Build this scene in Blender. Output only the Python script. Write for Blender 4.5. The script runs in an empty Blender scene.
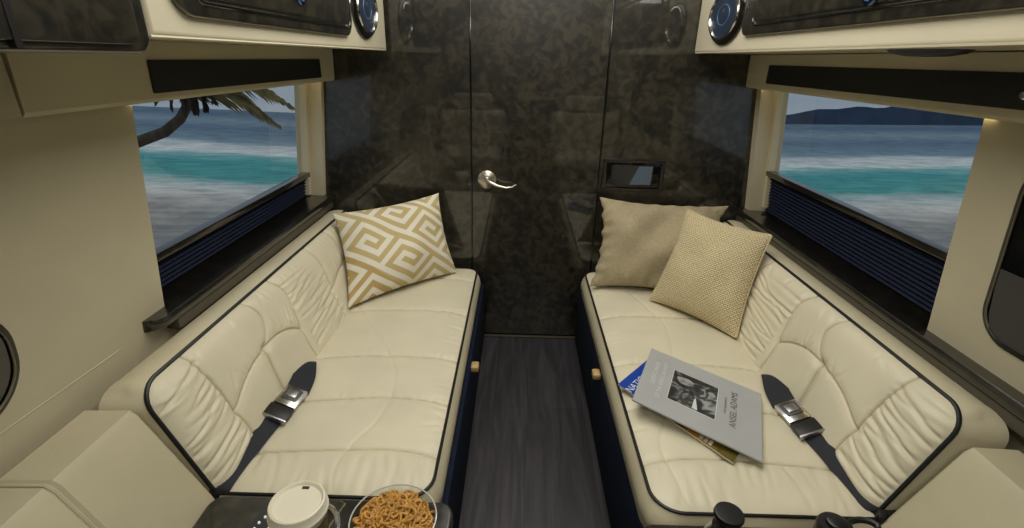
import bpy, bmesh, math, random
import numpy as np
from mathutils import Vector, Matrix
random.seed(7); rng = np.random.default_rng(7)
SC = bpy.context.scene
COL = SC.collection
PI = math.pi

# ---------------------------------------------------------------- helpers
def lin(c):
    return tuple(((v/255)/12.92 if v/255 <= .04045 else ((v/255+.055)/1.055)**2.4) for v in c) + (1,)

def link(o, parent=None):
    COL.objects.link(o)
    if parent is not None: o.parent = parent
    return o

def tag(o, label=None, cat=None, group=None, kind=None):
    if label: o['label'] = label
    if cat: o['category'] = cat
    if group: o['group'] = group
    if kind: o['kind'] = kind
    return o

def empty(name, loc, label, cat, group=None, rotz=0):
    o = bpy.data.objects.new(name, None); o.empty_display_size = .05
    o.location = loc; o.rotation_euler = (0, 0, rotz)
    link(o); return tag(o, label, cat, group)

def build(name, verts, faces, mat, parent=None, smooth=True, local=True):
    """verts are in world space; when a parent Empty is given they are moved into its frame"""
    me = bpy.data.meshes.new(name)
    vs = [tuple(map(float, v)) for v in verts]
    if parent is not None and not local:
        L = root_loc(parent)
        vs = [(a-L[0], b-L[1], c-L[2]) for a, b, c in vs]
    me.from_pydata(vs, [], [tuple(map(int, f)) for f in faces])
    me.validate(); me.update()
    if mat: me.materials.append(mat)
    if smooth: me.polygons.foreach_set('use_smooth', [True]*len(me.polygons))
    o = bpy.data.objects.new(name, me)
    return link(o, parent)

def root_loc(o):
    v = Vector((0, 0, 0))
    while o is not None:
        v += o.location; o = o.parent
    return v

class MB:
    """collects shapes (world space) into one mesh"""
    def __init__(s): s.bm = bmesh.new()
    def box(s, lo, hi, bev=0, seg=2, M=None):
        x0, y0, z0 = lo; x1, y1, z1 = hi
        t = bmesh.new()
        bmesh.ops.create_cube(t, size=1)
        for v in t.verts:
            v.co = Vector(((x0+x1)/2 + v.co.x*(x1-x0), (y0+y1)/2 + v.co.y*(y1-y0), (z0+z1)/2 + v.co.z*(z1-z0)))
        if bev: bmesh.ops.bevel(t, geom=t.edges[:], offset=bev, segments=seg, profile=.6, affect='EDGES')
        s.add(t, M); return s
    def add(s, t, M=None):
        if M is not None: bmesh.ops.transform(t, matrix=M, verts=t.verts)
        me = bpy.data.meshes.new('tmp'); t.to_mesh(me); s.bm.from_mesh(me); bpy.data.meshes.remove(me); t.free()
    def raw(s, verts, faces, M=None):
        t = bmesh.new(); vs = [t.verts.new(tuple(map(float, v))) for v in verts]
        for f in faces:
            try: t.faces.new([vs[i] for i in f])
            except ValueError: pass
        s.add(t, M); return s
    def tube(s, pts, r, n=8, cap=True, closed=False, M=None):
        pts = [Vector(p) for p in pts]; m = len(pts); V = []; F = []
        up = None
        for i, p in enumerate(pts):
            if closed: d = pts[(i+1) % m]-pts[i-1]
            else: d = pts[min(i+1, m-1)]-pts[max(i-1, 0)]
            d.normalize()
            if up is None: up = d.orthogonal().normalized()
            up = (up - d*up.dot(d)).normalized(); q = d.cross(up)
            rr = r[i] if hasattr(r, '__len__') else r
            for k in range(n):
                a = 2*PI*k/n; V.append(p + up*math.cos(a)*rr + q*math.sin(a)*rr)
        L = m if closed else m-1
        for i in range(L):
            j = (i+1) % m
            for k in range(n): F.append((i*n+k, i*n+(k+1) % n, j*n+(k+1) % n, j*n+k))
        if cap and not closed:
            F.append(tuple(range(n-1, -1, -1))); F.append(tuple((m-1)*n+k for k in range(n)))
        return s.raw(V, F, M)
    def lathe(s, prof, n=40, M=None, closed=False):
        """prof: list of (r, z); about local z"""
        V = []; F = []; m = len(prof)
        for r, z in prof:
            for k in range(n):
                a = 2*PI*k/n; V.append((r*math.cos(a), r*math.sin(a), z))
        for i in range(m-1):
            for k in range(n): F.append((i*n+k, i*n+(k+1) % n, (i+1)*n+(k+1) % n, (i+1)*n+k))
        if closed:
            for k in range(n): F.append(((m-1)*n+k, (m-1)*n+(k+1) % n, (k+1) % n, k))
        elif prof[0][0] > 1e-6: F.append(tuple(range(n-1, -1, -1)))
        if not closed and prof[-1][0] > 1e-6: F.append(tuple((m-1)*n+k for k in range(n)))
        return s.raw(V, F, M)
    def prism(s, poly, d, M=None, bev=0):
        """poly in local xy, extruded along +z by d"""
        t = bmesh.new(); vs = [t.verts.new((p[0], p[1], 0)) for p in poly]
        f = t.faces.new(vs)
        r = bmesh.ops.extrude_face_region(t, geom=[f])
        for g in r['geom']:
            if isinstance(g, bmesh.types.BMVert): g.co.z += d
        bmesh.ops.recalc_face_normals(t, faces=t.faces)
        if bev:
            es = [e for e in t.edges if all(abs(v.co.z-d) < 1e-6 for v in e.verts)]
            bmesh.ops.bevel(t, geom=es, offset=bev, segments=3, profile=.5, affect='EDGES')
        s.add(t, M); return s
    def build(s, name, mat, parent=None, smooth=True, angle=40):
        bmesh.ops.remove_doubles(s.bm, verts=s.bm.verts, dist=1e-6)
        bmesh.ops.recalc_face_normals(s.bm, faces=s.bm.faces)
        if parent is not None:
            bmesh.ops.translate(s.bm, verts=s.bm.verts, vec=-root_loc(parent))
        me = bpy.data.meshes.new(name); s.bm.to_mesh(me); s.bm.free()
        if mat: me.materials.append(mat)
        if smooth:
            me.polygons.foreach_set('use_smooth', [True]*len(me.polygons))
            me.set_sharp_from_angle(angle=math.radians(angle))
        return link(bpy.data.objects.new(name, me), parent)

def rrect(x0, y0, x1, y1, r, n=6, rs=None):
    rs = rs or (r, r, r, r); out = []   # corners: x1y1, x0y1, x0y0, x1y0
    for (cx, cy, a0, rr) in ((x1, y1, 0, rs[0]), (x0, y1, 90, rs[1]), (x0, y0, 180, rs[2]), (x1, y0, 270, rs[3])):
        sx = -1 if cx == x1 else 1; sy = -1 if cy == y1 else 1
        for k in range(n+1):
            a = math.radians(a0+90*k/n)
            out.append((cx+sx*rr+rr*math.cos(a), cy+sy*rr+rr*math.sin(a)))
    return out

def side_M(x, side):
    """local (a,b,c) -> world (x - side*c, a, b): a plane facing the aisle"""
    return Matrix(((0, 0, -side, x), (1, 0, 0, 0), (0, 1, 0, 0), (0, 0, 0, 1)))

def front_M(y):
    """local (a,b,c) -> world (a, y-c, b): a plane facing the camera"""
    return Matrix(((1, 0, 0, 0), (0, 0, -1, y), (0, 1, 0, 0), (0, 0, 0, 1)))

# ---------------------------------------------------------------- materials
def mat(name, col, rough=.5, metal=0, coat=0, bump=0, bscale=200, var=0, vscale=6, col2=None, spec=.5, emit=None, estr=0, sheen=0, coat_rough=.05, detail=3):
    m = bpy.data.materials.new(name); m.use_nodes = True
    nt = m.node_tree; N = nt.nodes; L = nt.links; b = N['Principled BSDF']
    b.inputs['Base Color'].default_value = lin(col); b.inputs['Roughness'].default_value = rough
    b.inputs['Metallic'].default_value = metal; b.inputs['Coat Weight'].default_value = coat
    b.inputs['Coat Roughness'].default_value = coat_rough
    b.inputs['Specular IOR Level'].default_value = spec; b.inputs['Sheen Weight'].default_value = sheen
    if emit: b.inputs['Emission Color'].default_value = lin(emit); b.inputs['Emission Strength'].default_value = estr
    tc = N.new('ShaderNodeTexCoord')
    if var or col2:
        n = N.new('ShaderNodeTexNoise'); n.inputs['Scale'].default_value = vscale; n.inputs['Detail'].default_value = detail
        L.new(tc.outputs['Object'], n.inputs['Vector'])
        r = N.new('ShaderNodeValToRGB'); r.color_ramp.elements[0].position = .35; r.color_ramp.elements[1].position = .65
        c2 = col2 or tuple(max(0, min(255, v*(1-var))) for v in col)
        r.color_ramp.elements[0].color = lin(c2); r.color_ramp.elements[1].color = lin(col)
        L.new(n.outputs['Fac'], r.inputs['Fac']); L.new(r.outputs['Color'], b.inputs['Base Color'])
    if bump:
        n2 = N.new('ShaderNodeTexNoise'); n2.inputs['Scale'].default_value = bscale; n2.inputs['Detail'].default_value = 2
        L.new(tc.outputs['Object'], n2.inputs['Vector'])
        bp = N.new('ShaderNodeBump'); bp.inputs['Strength'].default_value = bump; bp.inputs['Distance'].default_value = .002
        L.new(n2.outputs['Fac'], bp.inputs['Height']); L.new(bp.outputs['Normal'], b.inputs['Normal'])
    return m

LEATHER = mat('cream_leather', (214, 207, 182), .42, bump=.25, bscale=420, var=.04, vscale=5, spec=.4)
def add_thread(m):
    N = m.node_tree.nodes; L = m.node_tree.links; b = N['Principled BSDF']
    src = b.inputs['Base Color'].links[0].from_socket
    a = N.new('ShaderNodeAttribute'); a.attribute_name = 'thread'
    mx = N.new('ShaderNodeMix'); mx.data_type = 'RGBA'; mx.inputs[7].default_value = lin((148, 126, 80))
    L.new(a.outputs['Fac'], mx.inputs[0]); L.new(src, mx.inputs[6]); L.new(mx.outputs[2], b.inputs['Base Color'])
add_thread(LEATHER)
LEATHER_T = mat('cream_leather_boxing', (200, 192, 164), .48, bump=.25, bscale=420, var=.05, vscale=5, spec=.35)
WALL = mat('cream_vinyl_wall', (198, 190, 163), .55, bump=.15, bscale=500, var=.06, vscale=3, spec=.3)
WALL_L = mat('cream_vinyl_trim', (206, 198, 168), .5, bump=.15, bscale=500, var=.04, vscale=3, spec=.35)
ARM = mat('cream_armrest_vinyl', (186, 178, 150), .52, bump=.25, bscale=420, var=.05, vscale=5, spec=.35)
CAB = mat('cream_cabinet_lacquer', (208, 201, 176), .38, bump=.08, bscale=400, var=.03, vscale=4)
PIPE = mat('dark_piping', (11, 12, 16), .45)
NAVY = mat('navy_fabric', (16, 27, 48), .85, bump=.4, bscale=300, var=.25, vscale=30, spec=.2)
BLIND = mat('navy_blind_fabric', (22, 31, 54), .7, bump=.2, bscale=300, spec=.3)
BLACK = mat('black_plastic', (16, 16, 17), .4)
BLACKG = mat('black_gloss', (12, 12, 12), .15, coat=.5)
BLACKM = mat('matte_black_panel', (26, 25, 21), .6, bump=.3, bscale=300, var=.2, vscale=80)
CHROME = mat('chrome', (215, 215, 215), .18, metal=1)
STEEL = mat('brushed_steel', (170, 170, 172), .3, metal=1)
NICKEL = mat('satin_nickel', (200, 195, 182), .28, metal=1)
WEB = mat('seatbelt_webbing', (24, 27, 38), .7, bump=.5, bscale=600)
WOODTAB = mat('pale_wood_tab', (196, 168, 112), .5, var=.15, vscale=60)
WHITEP = mat('white_cup_plastic', (226, 220, 200), .35, spec=.4)
KRAFT = mat('kraft_paper_sleeve', (120, 96, 52), .8, bump=.4, bscale=150, var=.2, vscale=60)
GREYSEAT = mat('grey_seat_leather', (190, 184, 166), .5, bump=.2, bscale=300)
PRETZEL = mat('baked_pretzel', (206, 152, 70), .5, var=.3, vscale=120, bump=.5, bscale=300)
SPKBLUE = mat('blue_speaker_cone', (24, 42, 66), .35, coat=.4)
LED = mat('warm_led_strip', (255, 235, 190), .5, emit=(255, 228, 170), estr=5)

def burl(name, c1, c2, c3, scale=9, coat=1.0):
    m = bpy.data.materials.new(name); m.use_nodes = True
    nt = m.node_tree; N = nt.nodes; L = nt.links; b = N['Principled BSDF']
    tc = N.new('ShaderNodeTexCoord')
    n1 = N.new('ShaderNodeTexNoise'); n1.inputs['Scale'].default_value = scale; n1.inputs['Detail'].default_value = 7
    n1.inputs['Distortion'].default_value = 1.4; n1.inputs['Roughness'].default_value = .62
    n2 = N.new('ShaderNodeTexVoronoi'); n2.inputs['Scale'].default_value = scale*2.2; n2.feature = 'SMOOTH_F1'
    n3 = N.new('ShaderNodeTexNoise'); n3.inputs['Scale'].default_value = 2.2; n3.inputs['Detail'].default_value = 2
    for n in (n1, n2, n3): L.new(tc.outputs['Object'], n.inputs['Vector'])
    r = N.new('ShaderNodeValToRGB'); e = r.color_ramp.elements
    e[0].position = .36; e[0].color = lin(c1); e[1].position = .64; e[1].color = lin(c3)
    k = e.new(.5); k.color = lin(c2)
    mx = N.new('ShaderNodeMath'); mx.operation = 'MULTIPLY_ADD'; mx.inputs[1].default_value = .32
    L.new(n2.outputs['Distance'], mx.inputs[0]); L.new(n1.outputs['Fac'], mx.inputs[2])
    m2 = N.new('ShaderNodeMath'); m2.operation = 'MULTIPLY_ADD'; m2.inputs[1].default_value = .35
    L.new(n3.outputs['Fac'], m2.inputs[0]); L.new(mx.outputs[0], m2.inputs[2])
    m3 = N.new('ShaderNodeMath'); m3.operation = 'SUBTRACT'; m3.inputs[1].default_value = .3
    L.new(m2.outputs[0], m3.inputs[0]); L.new(m3.outputs[0], r.inputs['Fac'])
    L.new(r.outputs['Color'], b.inputs['Base Color'])
    b.inputs['Roughness'].default_value = .35; b.inputs['Coat Weight'].default_value = coat
    b.inputs['Coat Roughness'].default_value = .02; b.inputs['Coat IOR'].default_value = 1.6
    return m
BURL = burl('dark_burl_laminate', (18, 17, 14), (33, 31, 24), (52, 48, 37), 17)
BURL2 = burl('dark_burl_console', (16, 16, 13), (30, 29, 24), (52, 50, 42), 18, .35)
SILL = burl('dark_gloss_sill', (12, 11, 8), (20, 18, 13), (32, 29, 21), 14, .8)

def floor_mat():
    m = bpy.data.materials.new('dark_oak_planks'); m.use_nodes = True
    N = m.node_tree.nodes; L = m.node_tree.links; b = N['Principled BSDF']
    tc = N.new('ShaderNodeTexCoord')
    mp = N.new('ShaderNodeMapping'); mp.inputs['Rotation'].default_value = (0, 0, PI/2); mp.inputs['Location'].default_value = (.35, .03, 0)
    L.new(tc.outputs['Object'], mp.inputs['Vector'])
    br = N.new('ShaderNodeTexBrick'); br.inputs['Scale'].default_value = 1
    br.inputs['Brick Width'].default_value = 1.25; br.inputs['Row Height'].default_value = .115
    br.inputs['Mortar Size'].default_value = .0012; br.inputs['Mortar Smooth'].default_value = .3
    br.inputs['Color1'].default_value = lin((40, 39, 43)); br.inputs['Color2'].default_value = lin((50, 48, 53)); br.inputs['Mortar'].default_value = lin((20, 18, 18))
    L.new(mp.outputs[0], br.inputs['Vector'])
    mp2 = N.new('ShaderNodeMapping'); mp2.inputs['Scale'].default_value = (14, 1.1, 1); L.new(tc.outputs['Object'], mp2.inputs['Vector'])
    n = N.new('ShaderNodeTexNoise'); n.inputs['Scale'].default_value = 1.6; n.inputs['Detail'].default_value = 8; n.inputs['Distortion'].default_value = 1.6; L.new(mp2.outputs[0], n.inputs['Vector'])
    r = N.new('ShaderNodeValToRGB'); r.color_ramp.elements[0].position = .38; r.color_ramp.elements[0].color = (.45, .45, .45, 1)
    r.color_ramp.elements[1].position = .68; r.color_ramp.elements[1].color = (1.5, 1.45, 1.4, 1); L.new(n.outputs['Fac'], r.inputs['Fac'])
    mx = N.new('ShaderNodeMix'); mx.data_type = 'RGBA'; mx.blend_type = 'MULTIPLY'; mx.inputs['Factor'].default_value = .9
    L.new(br.outputs['Color'], mx.inputs[6]); L.new(r.outputs['Color'], mx.inputs[7]); L.new(mx.outputs[2], b.inputs['Base Color'])
    b.inputs['Roughness'].default_value = .42
    bp = N.new('ShaderNodeBump'); bp.inputs['Strength'].default_value = .25; bp.inputs['Distance'].default_value = .002
    L.new(n.outputs['Fac'], bp.inputs['Height']); L.new(bp.outputs['Normal'], b.inputs['Normal'])
    return m
FLOOR = floor_mat()

def glass_mat(name, tint, refl=.5, ior=1.45, maxr=1):
    m = bpy.data.materials.new(name); m.use_nodes = True
    N = m.node_tree.nodes; L = m.node_tree.links; N.remove(N['Principled BSDF'])
    o = N['Material Output']; t = N.new('ShaderNodeBsdfTransparent'); t.inputs[0].default_value = tint
    g = N.new('ShaderNodeBsdfGlossy'); g.inputs['Roughness'].default_value = .01; g.inputs['Color'].default_value = (refl, refl, refl, 1)
    ge = N.new('ShaderNodeNewGeometry'); dt = N.new('ShaderNodeVectorMath'); dt.operation = 'DOT_PRODUCT'
    L.new(ge.outputs['Normal'], dt.inputs[0]); L.new(ge.outputs['Incoming'], dt.inputs[1])
    ab = N.new('ShaderNodeMath'); ab.operation = 'ABSOLUTE'; L.new(dt.outputs['Value'], ab.inputs[0])
    om = N.new('ShaderNodeMath'); om.operation = 'SUBTRACT'; om.inputs[0].default_value = 1; L.new(ab.outputs[0], om.inputs[1])
    pw = N.new('ShaderNodeMath'); pw.operation = 'POWER'; pw.inputs[1].default_value = 5; L.new(om.outputs[0], pw.inputs[0])
    f0 = ((ior-1)/(ior+1))**2
    f = N.new('ShaderNodeMath'); f.operation = 'MULTIPLY_ADD'; f.inputs[1].default_value = 1-f0; f.inputs[2].default_value = f0; L.new(pw.outputs[0], f.inputs[0])
    mx = N.new('ShaderNodeMixShader'); L.new(f.outputs[0], mx.inputs[0]); L.new(t.outputs[0], mx.inputs[1]); L.new(g.outputs[0], mx.inputs[2])
    L.new(mx.outputs[0], o.inputs['Surface']); return m
GLASS = glass_mat('window_glass', (.9, .92, .92, 1), .8)
BOWLGLASS = glass_mat('clear_bowl_glass', (.93, .94, .93, 1), .9, 1.5)
PRIVACY = mat('dark_privacy_glass', (14, 15, 15), .12, coat=.6)

def vcol_mat(name, rough=.8, bump_kind=None):
    m = bpy.data.materials.new(name); m.use_nodes = True
    N = m.node_tree.nodes; L = m.node_tree.links; b = N['Principled BSDF']
    a = N.new('ShaderNodeAttribute'); a.attribute_name = 'pattern'; L.new(a.outputs['Color'], b.inputs['Base Color'])
    b.inputs['Roughness'].default_value = rough; b.inputs['Specular IOR Level'].default_value = .2
    tc = N.new('ShaderNodeTexCoord'); n = N.new('ShaderNodeTexNoise'); n.inputs['Scale'].default_value = 450
    L.new(tc.outputs['Object'], n.inputs['Vector']); bp = N.new('ShaderNodeBump'); bp.inputs['Strength'].default_value = .5; bp.inputs['Distance'].default_value = .002
    L.new(n.outputs['Fac'], bp.inputs['Height']); L.new(bp.outputs['Normal'], b.inputs['Normal'])
    return m

def fabric_mat(name, c1, c2, freq, bump, lin_like):
    m = bpy.data.materials.new(name); m.use_nodes = True
    N = m.node_tree.nodes; L = m.node_tree.links; b = N['Principled BSDF']
    uv = N.new('ShaderNodeUVMap'); uv.uv_map = 'UVMap'
    def wave(d, f, dist):
        w = N.new('ShaderNodeTexWave'); w.bands_direction = d; w.inputs['Scale'].default_value = f; w.inputs['Distortion'].default_value = dist
        w.inputs['Detail'].default_value = 1; L.new(uv.outputs[0], w.inputs['Vector']); return w
    if lin_like:
        w1 = wave('X', freq, 3); w2 = wave('Y', freq, 3)
        mx = N.new('ShaderNodeMath'); mx.operation = 'ADD'; L.new(w1.outputs['Fac'], mx.inputs[0]); L.new(w2.outputs['Fac'], mx.inputs[1])
        h = N.new('ShaderNodeMath'); h.operation = 'MULTIPLY'; h.inputs[1].default_value = .5; L.new(mx.outputs[0], h.inputs[0])
    else:
        br = N.new('ShaderNodeTexBrick'); br.inputs['Scale'].default_value = freq; br.inputs['Brick Width'].default_value = 1.2; br.inputs['Row Height'].default_value = .6
        br.inputs['Mortar Size'].default_value = .16; br.inputs['Mortar Smooth'].default_value = 1
        br.inputs['Color1'].default_value = (1, 1, 1, 1); br.inputs['Color2'].default_value = (.82, .82, .82, 1); br.inputs['Mortar'].default_value = (0, 0, 0, 1)
        nz = N.new('ShaderNodeTexNoise'); nz.inputs['Scale'].default_value = 14; L.new(uv.outputs[0], nz.inputs['Vector'])
        va = N.new('ShaderNodeVectorMath'); va.operation = 'MULTIPLY_ADD'; va.inputs[1].default_value = (.02, .02, 0)
        L.new(nz.outputs['Color'], va.inputs[0]); L.new(uv.outputs[0], va.inputs[2]); L.new(va.outputs[0], br.inputs['Vector'])
        h = N.new('ShaderNodeRGBToBW'); L.new(br.outputs['Color'], h.inputs[0])
    n = N.new('ShaderNodeTexNoise'); n.inputs['Scale'].default_value = 40; n.inputs['Detail'].default_value = 4; L.new(uv.outputs[0], n.inputs['Vector'])
    s = N.new('ShaderNodeMath'); s.operation = 'MULTIPLY_ADD'; s.inputs[1].default_value = .45; L.new(n.outputs['Fac'], s.inputs[0])
    hh = N.new('ShaderNodeMath'); hh.operation = 'MULTIPLY'; hh.inputs[1].default_value = .7; L.new(h.outputs[0], hh.inputs[0]); L.new(hh.outputs[0], s.inputs[2])
    r = N.new('ShaderNodeValToRGB'); r.color_ramp.elements[0].position = .2; r.color_ramp.elements[0].color = lin(c1)
    r.color_ramp.elements[1].position = .85; r.color_ramp.elements[1].color = lin(c2); L.new(s.outputs[0], r.inputs['Fac'])
    L.new(r.outputs['Color'], b.inputs['Base Color']); b.inputs['Roughness'].default_value = .9; b.inputs['Specular IOR Level'].default_value = .15
    bp = N.new('ShaderNodeBump'); bp.inputs['Strength'].default_value = bump; bp.inputs['Distance'].default_value = .003
    L.new(h.outputs[0], bp.inputs['Height']); L.new(bp.outputs['Normal'], b.inputs['Normal'])
    return m

# ---------------------------------------------------------------- camera
Rw = ((0.99961408, -0.0269018, 0.00692753), (0.01667757, 0.38173115, -0.92412293), (0.02221611, 0.92388182, 0.38203249))
cam = bpy.data.cameras.new('camera'); co = bpy.data.objects.new('camera', cam); COL.objects.link(co)
M = Matrix(Rw).to_4x4(); M.translation = Vector((-.078, 0, 1.27)); co.matrix_world = M
cam.sensor_width = 36; cam.sensor_fit = 'HORIZONTAL'; cam.lens = 36*498.7/1024; cam.clip_start = .02; cam.clip_end = 500
SC.camera = co

# ---------------------------------------------------------------- room shell
YB = 2.146
def W(z):
    pts = [(0, .955), (.4, .95), (.7, .925), (1.15, .88), (1.3, .86), (1.6, .76), (1.8, .62), (1.9, .45)]
    return float(np.interp(z, [p[0] for p in pts], [p[1] for p in pts]))

def wall(name, side, y_breaks, z_breaks, holes):
    ys = sorted(y_breaks); zs = sorted(z_breaks); T = .11
    V = []; F = []; idx = {}
    def vid(i, j, k):
        if (i, j, k) not in idx:
            idx[(i, j, k)] = len(V); V.append((side*(W(zs[j]) + k*T), ys[i], zs[j]))
        return idx[(i, j, k)]
    def solid(i, j):
        if i < 0 or j < 0 or i >= len(ys)-1 or j >= len(zs)-1: return False
        yc = (ys[i]+ys[i+1])/2; zc = (zs[j]+zs[j+1])/2
        return not any(a < yc < b and c < zc < d for a, b, c, d in holes)
    for i in range(len(ys)-1):
        for j in range(len(zs)-1):
            if not solid(i, j): continue
            for k in (0, 1): F.append((vid(i, j, k), vid(i+1, j, k), vid(i+1, j+1, k), vid(i, j+1, k)))
            if not solid(i-1, j): F.append((vid(i, j, 0), vid(i, j+1, 0), vid(i, j+1, 1), vid(i, j, 1)))
            if not solid(i+1, j): F.append((vid(i+1, j, 0), vid(i+1, j+1, 0), vid(i+1, j+1, 1), vid(i+1, j, 1)))
            if not solid(i, j-1): F.append((vid(i, j, 0), vid(i+1, j, 0), vid(i+1, j, 1), vid(i, j, 1)))
            if not solid(i, j+1): F.append((vid(i, j+1, 0), vid(i+1, j+1, 0), vid(i+1, j+1, 1), vid(i, j+1, 1)))
    mb = MB(); mb.raw(V, F); o = mb.build(name, WALL, angle=30); tag(o, kind='structure'); return o
Y0 = -1.6
zb = [0, .2, .4, .55, .665, .7, .85, 1.0, 1.15, 1.2, 1.3, 1.4, 1.5, 1.6, 1.7, 1.8, 1.9]
wall('wall_left', -1, [Y0, .5, 1.064, 2.118, YB+.02], zb, [(1.064, 2.118, .665, 1.2)])
wall('wall_right', 1, [Y0, .5, 1.077, 2.105, YB+.02], zb, [(1.077, 2.105, .665, 1.2)])
tag(MB().box((-1.1, Y0-.05, -.05), (1.1, YB+.12, 0)).build('floor', FLOOR, smooth=False), kind='structure')
tag(MB().box((-.62, Y0-.05, 1.9), (.62, YB+.05, 1.93)).build('ceiling', WALL_L, smooth=False), kind='structure')
tag(MB().box((-1.05, Y0-.06, 0), (1.05, Y0, 1.93)).build('wall_back', mat('dark_rear', (50, 48, 44), .7), smooth=False), kind='structure')

# bulkhead: two fixed panels and the door leaf between them
for nm, sd, xi in (('wall_front_left', -1, .283), ('wall_front_right', 1, .276)):
    poly = [(sd*xi, 0)]+[(sd*(W(z)+.04), z) for z in (0, .4, .7, 1.15, 1.3, 1.6, 1.8, 1.9)]+[(sd*xi, 1.9)]
    tag(MB().prism(poly, .04, front_M(YB+.04)).build(nm, BURL, smooth=False), kind='structure')
tag(MB().box((-.30, YB+.03, 0), (.30, YB+.06, 1.92)).build('wall_front_jamb', BLACK, smooth=False), kind='structure')
door = tag(MB().box((-.275, YB, .012), (.268, YB+.03, 1.91)).build('door_1', BURL, smooth=False), kind='structure')
tag(MB().box((-.283, YB-.006, 0), (-.275, YB+.02, 1.91), .001).build('trim_1', BLACKG), kind='structure')
tag(MB().box((.268, YB-.006, 0), (.276, YB+.02, 1.91), .001).build('trim_2', BLACKG), kind='structure')
tag(MB().box((-.25, YB-.018, 0), (.24, YB, .006), .002).build('trim_3', mat('threshold_strip', (70, 62, 50), .4)), kind='structure')
# lever handle on the door
hx, hz = -.212, .777
h = MB().lathe([(0, 0), (.040, 0), (.040, .004), (.034, .009), (.015, .012), (.013, .03), (0, .032)], 40, M=front_M(YB) @ Matrix.Translation((hx, hz, 0)))
h.tube([(hx, YB-.012, hz), (hx+.004, YB-.036, hz), (hx+.02, YB-.044, hz-.004), (hx+.05, YB-.046, hz-.016), (hx+.085, YB-.046, hz-.024), (hx+.11, YB-.045, hz-.02), (hx+.128, YB-.044, hz-.008)],
       [.010, .009, .0075, .006, .0055, .005, .004], 10)
h.build('handle', NICKEL, door)

# control screen in the right bulkhead panel
cs = empty('control_screen', (.42, YB, .75), 'small black framed touch screen recessed in the dark bulkhead above the linen pillow', 'screen')
f = MB()
for lo, hi in (((.285, YB-.014, .742), (.55, YB, .758)), ((.285, YB-.014, .868), (.55, YB, .884)), ((.285, YB-.014, .758), (.302, YB, .868)), ((.533, YB-.014, .758), (.55, YB, .868))): f.box(lo, hi, .003)
f.build('frame', mat('dark_frame', (34, 31, 26), .25, coat=.6), cs)
MB().box((.302, YB-.006, .758), (.533, YB, .868), .001).build('bezel', BLACKG, cs)
MB().box((.325, YB-.008, .772), (.50, YB-.006, .856), 0).build('display', mat('lcd_dark', (34, 37, 40), .12, coat=.5), cs, smooth=False)
MB().prism([(.405, .774), (.495, .774), (.498, .853), (.44, .853)], .001, front_M(YB-.008)).build('lit_display_area', mat('lcd_lit', (74, 86, 98), .25, emit=(90, 105, 120), estr=.12), cs, smooth=False)

# windows: frame + pane (the pane lies just outside the wall)
def window(name, side, y0, y1, z0, z1, off=.112):
    r = tag(MB().box((0, 0, 0), (.001, .001, .001)).build(name, BLACK), kind='structure')
    bpy.data.objects.remove(r)
    V = []; F = []
    zs = [z0, (z0+z1)/2, z1]
    for z in zs:
        for y in (y0, y1): V.append((side*(W(z)+off), y, z))
    F = [(0, 1, 3, 2), (2, 3, 5, 4)]
    fr = MB()
    a = Vector((side*(W(z0)+off), y0, z0)); b = Vector((side*(W(z0)+off), y1, z0)); c = Vector((side*(W(z1)+off), y1, z1)); d = Vector((side*(W(z1)+off), y0, z1))
    fr.tube([a, b, c, d], .008, 6, closed=True)
    o = tag(fr.build(name, BLACK), kind='structure')
    build('pane', V, F, GLASS, o, smooth=False)
    return o
window('window_1', -1, 1.03, 2.16, .64, 1.24)
window('window_2', 1, 1.02, 2.15, .64, 1.24)
# dark rear side windows with rounded corners, lying in the wall near the camera
def dark_window(name, side, y0, y1, z0, z1, r):
    def pt(a, b, o): return (side*(W(b)-o), a, b)
    out = rrect(y0, z0, y1, z1, r, 10); inn = rrect(y0+.012, z0+.012, y1-.012, z1-.012, r-.012, 10)
    n = len(out); V = [pt(a, b, .004) for a, b in out]+[pt(a, b, .010) for a, b in inn]
    F = [(k, (k+1) % n, n+(k+1) % n, n+k) for k in range(n)]
    o = tag(MB().raw(V, F).build(name, BLACK), kind='structure')
    V2 = [pt(a, b, .005) for a, b in inn]; cz = (z0+z1)/2
    V2.append(pt((y0+y1)/2, cz, .005)); F2 = [(k, (k+1) % n, n) for k in range(n)]
    build('pane', V2, F2, PRIVACY, o, smooth=False)
    return o
dark_window('window_3', -1, -.3, .705, .70, .90, .09)
dw = dark_window('window_4', 1, -.3, .955, .745, 1.12, .07)
mb = MB()
pts = [(-.2, .757), (.90, .757), (.925, .77), (.935, .80), (.94, .86), (.94, .90), (-.2, .90)]
mb.raw([(W(b)-.0065, a, b) for a, b in pts], [tuple(range(len(pts)))])
mb.build('shade', mat('grey_mesh_shade', (62, 62, 58), .8), dw, smooth=False)

# cream jamb strips at the far end of both windows
for nm, s, y in (('trim_4', -1, 2.118), ('trim_5', 1, 2.105)):
    mb = MB()
    for z0, z1 in ((.70, .85), (.85, 1.0), (1.0, 1.17)):
        V = []
        for z in (z0, z1):
            for dx, dy in ((.055, 0), (.082, 0), (.082, -.022), (.055, -.022)): V.append((s*(W(z)+dx), y+dy, z))
        mb.raw(V, [(0, 1, 2, 3), (4, 5, 6, 7), (0, 1, 5, 4), (1, 2, 6, 5), (2, 3, 7, 6), (3, 0, 4, 7)])
    tag(mb.build(nm, WALL_L), kind='structure')

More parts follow.
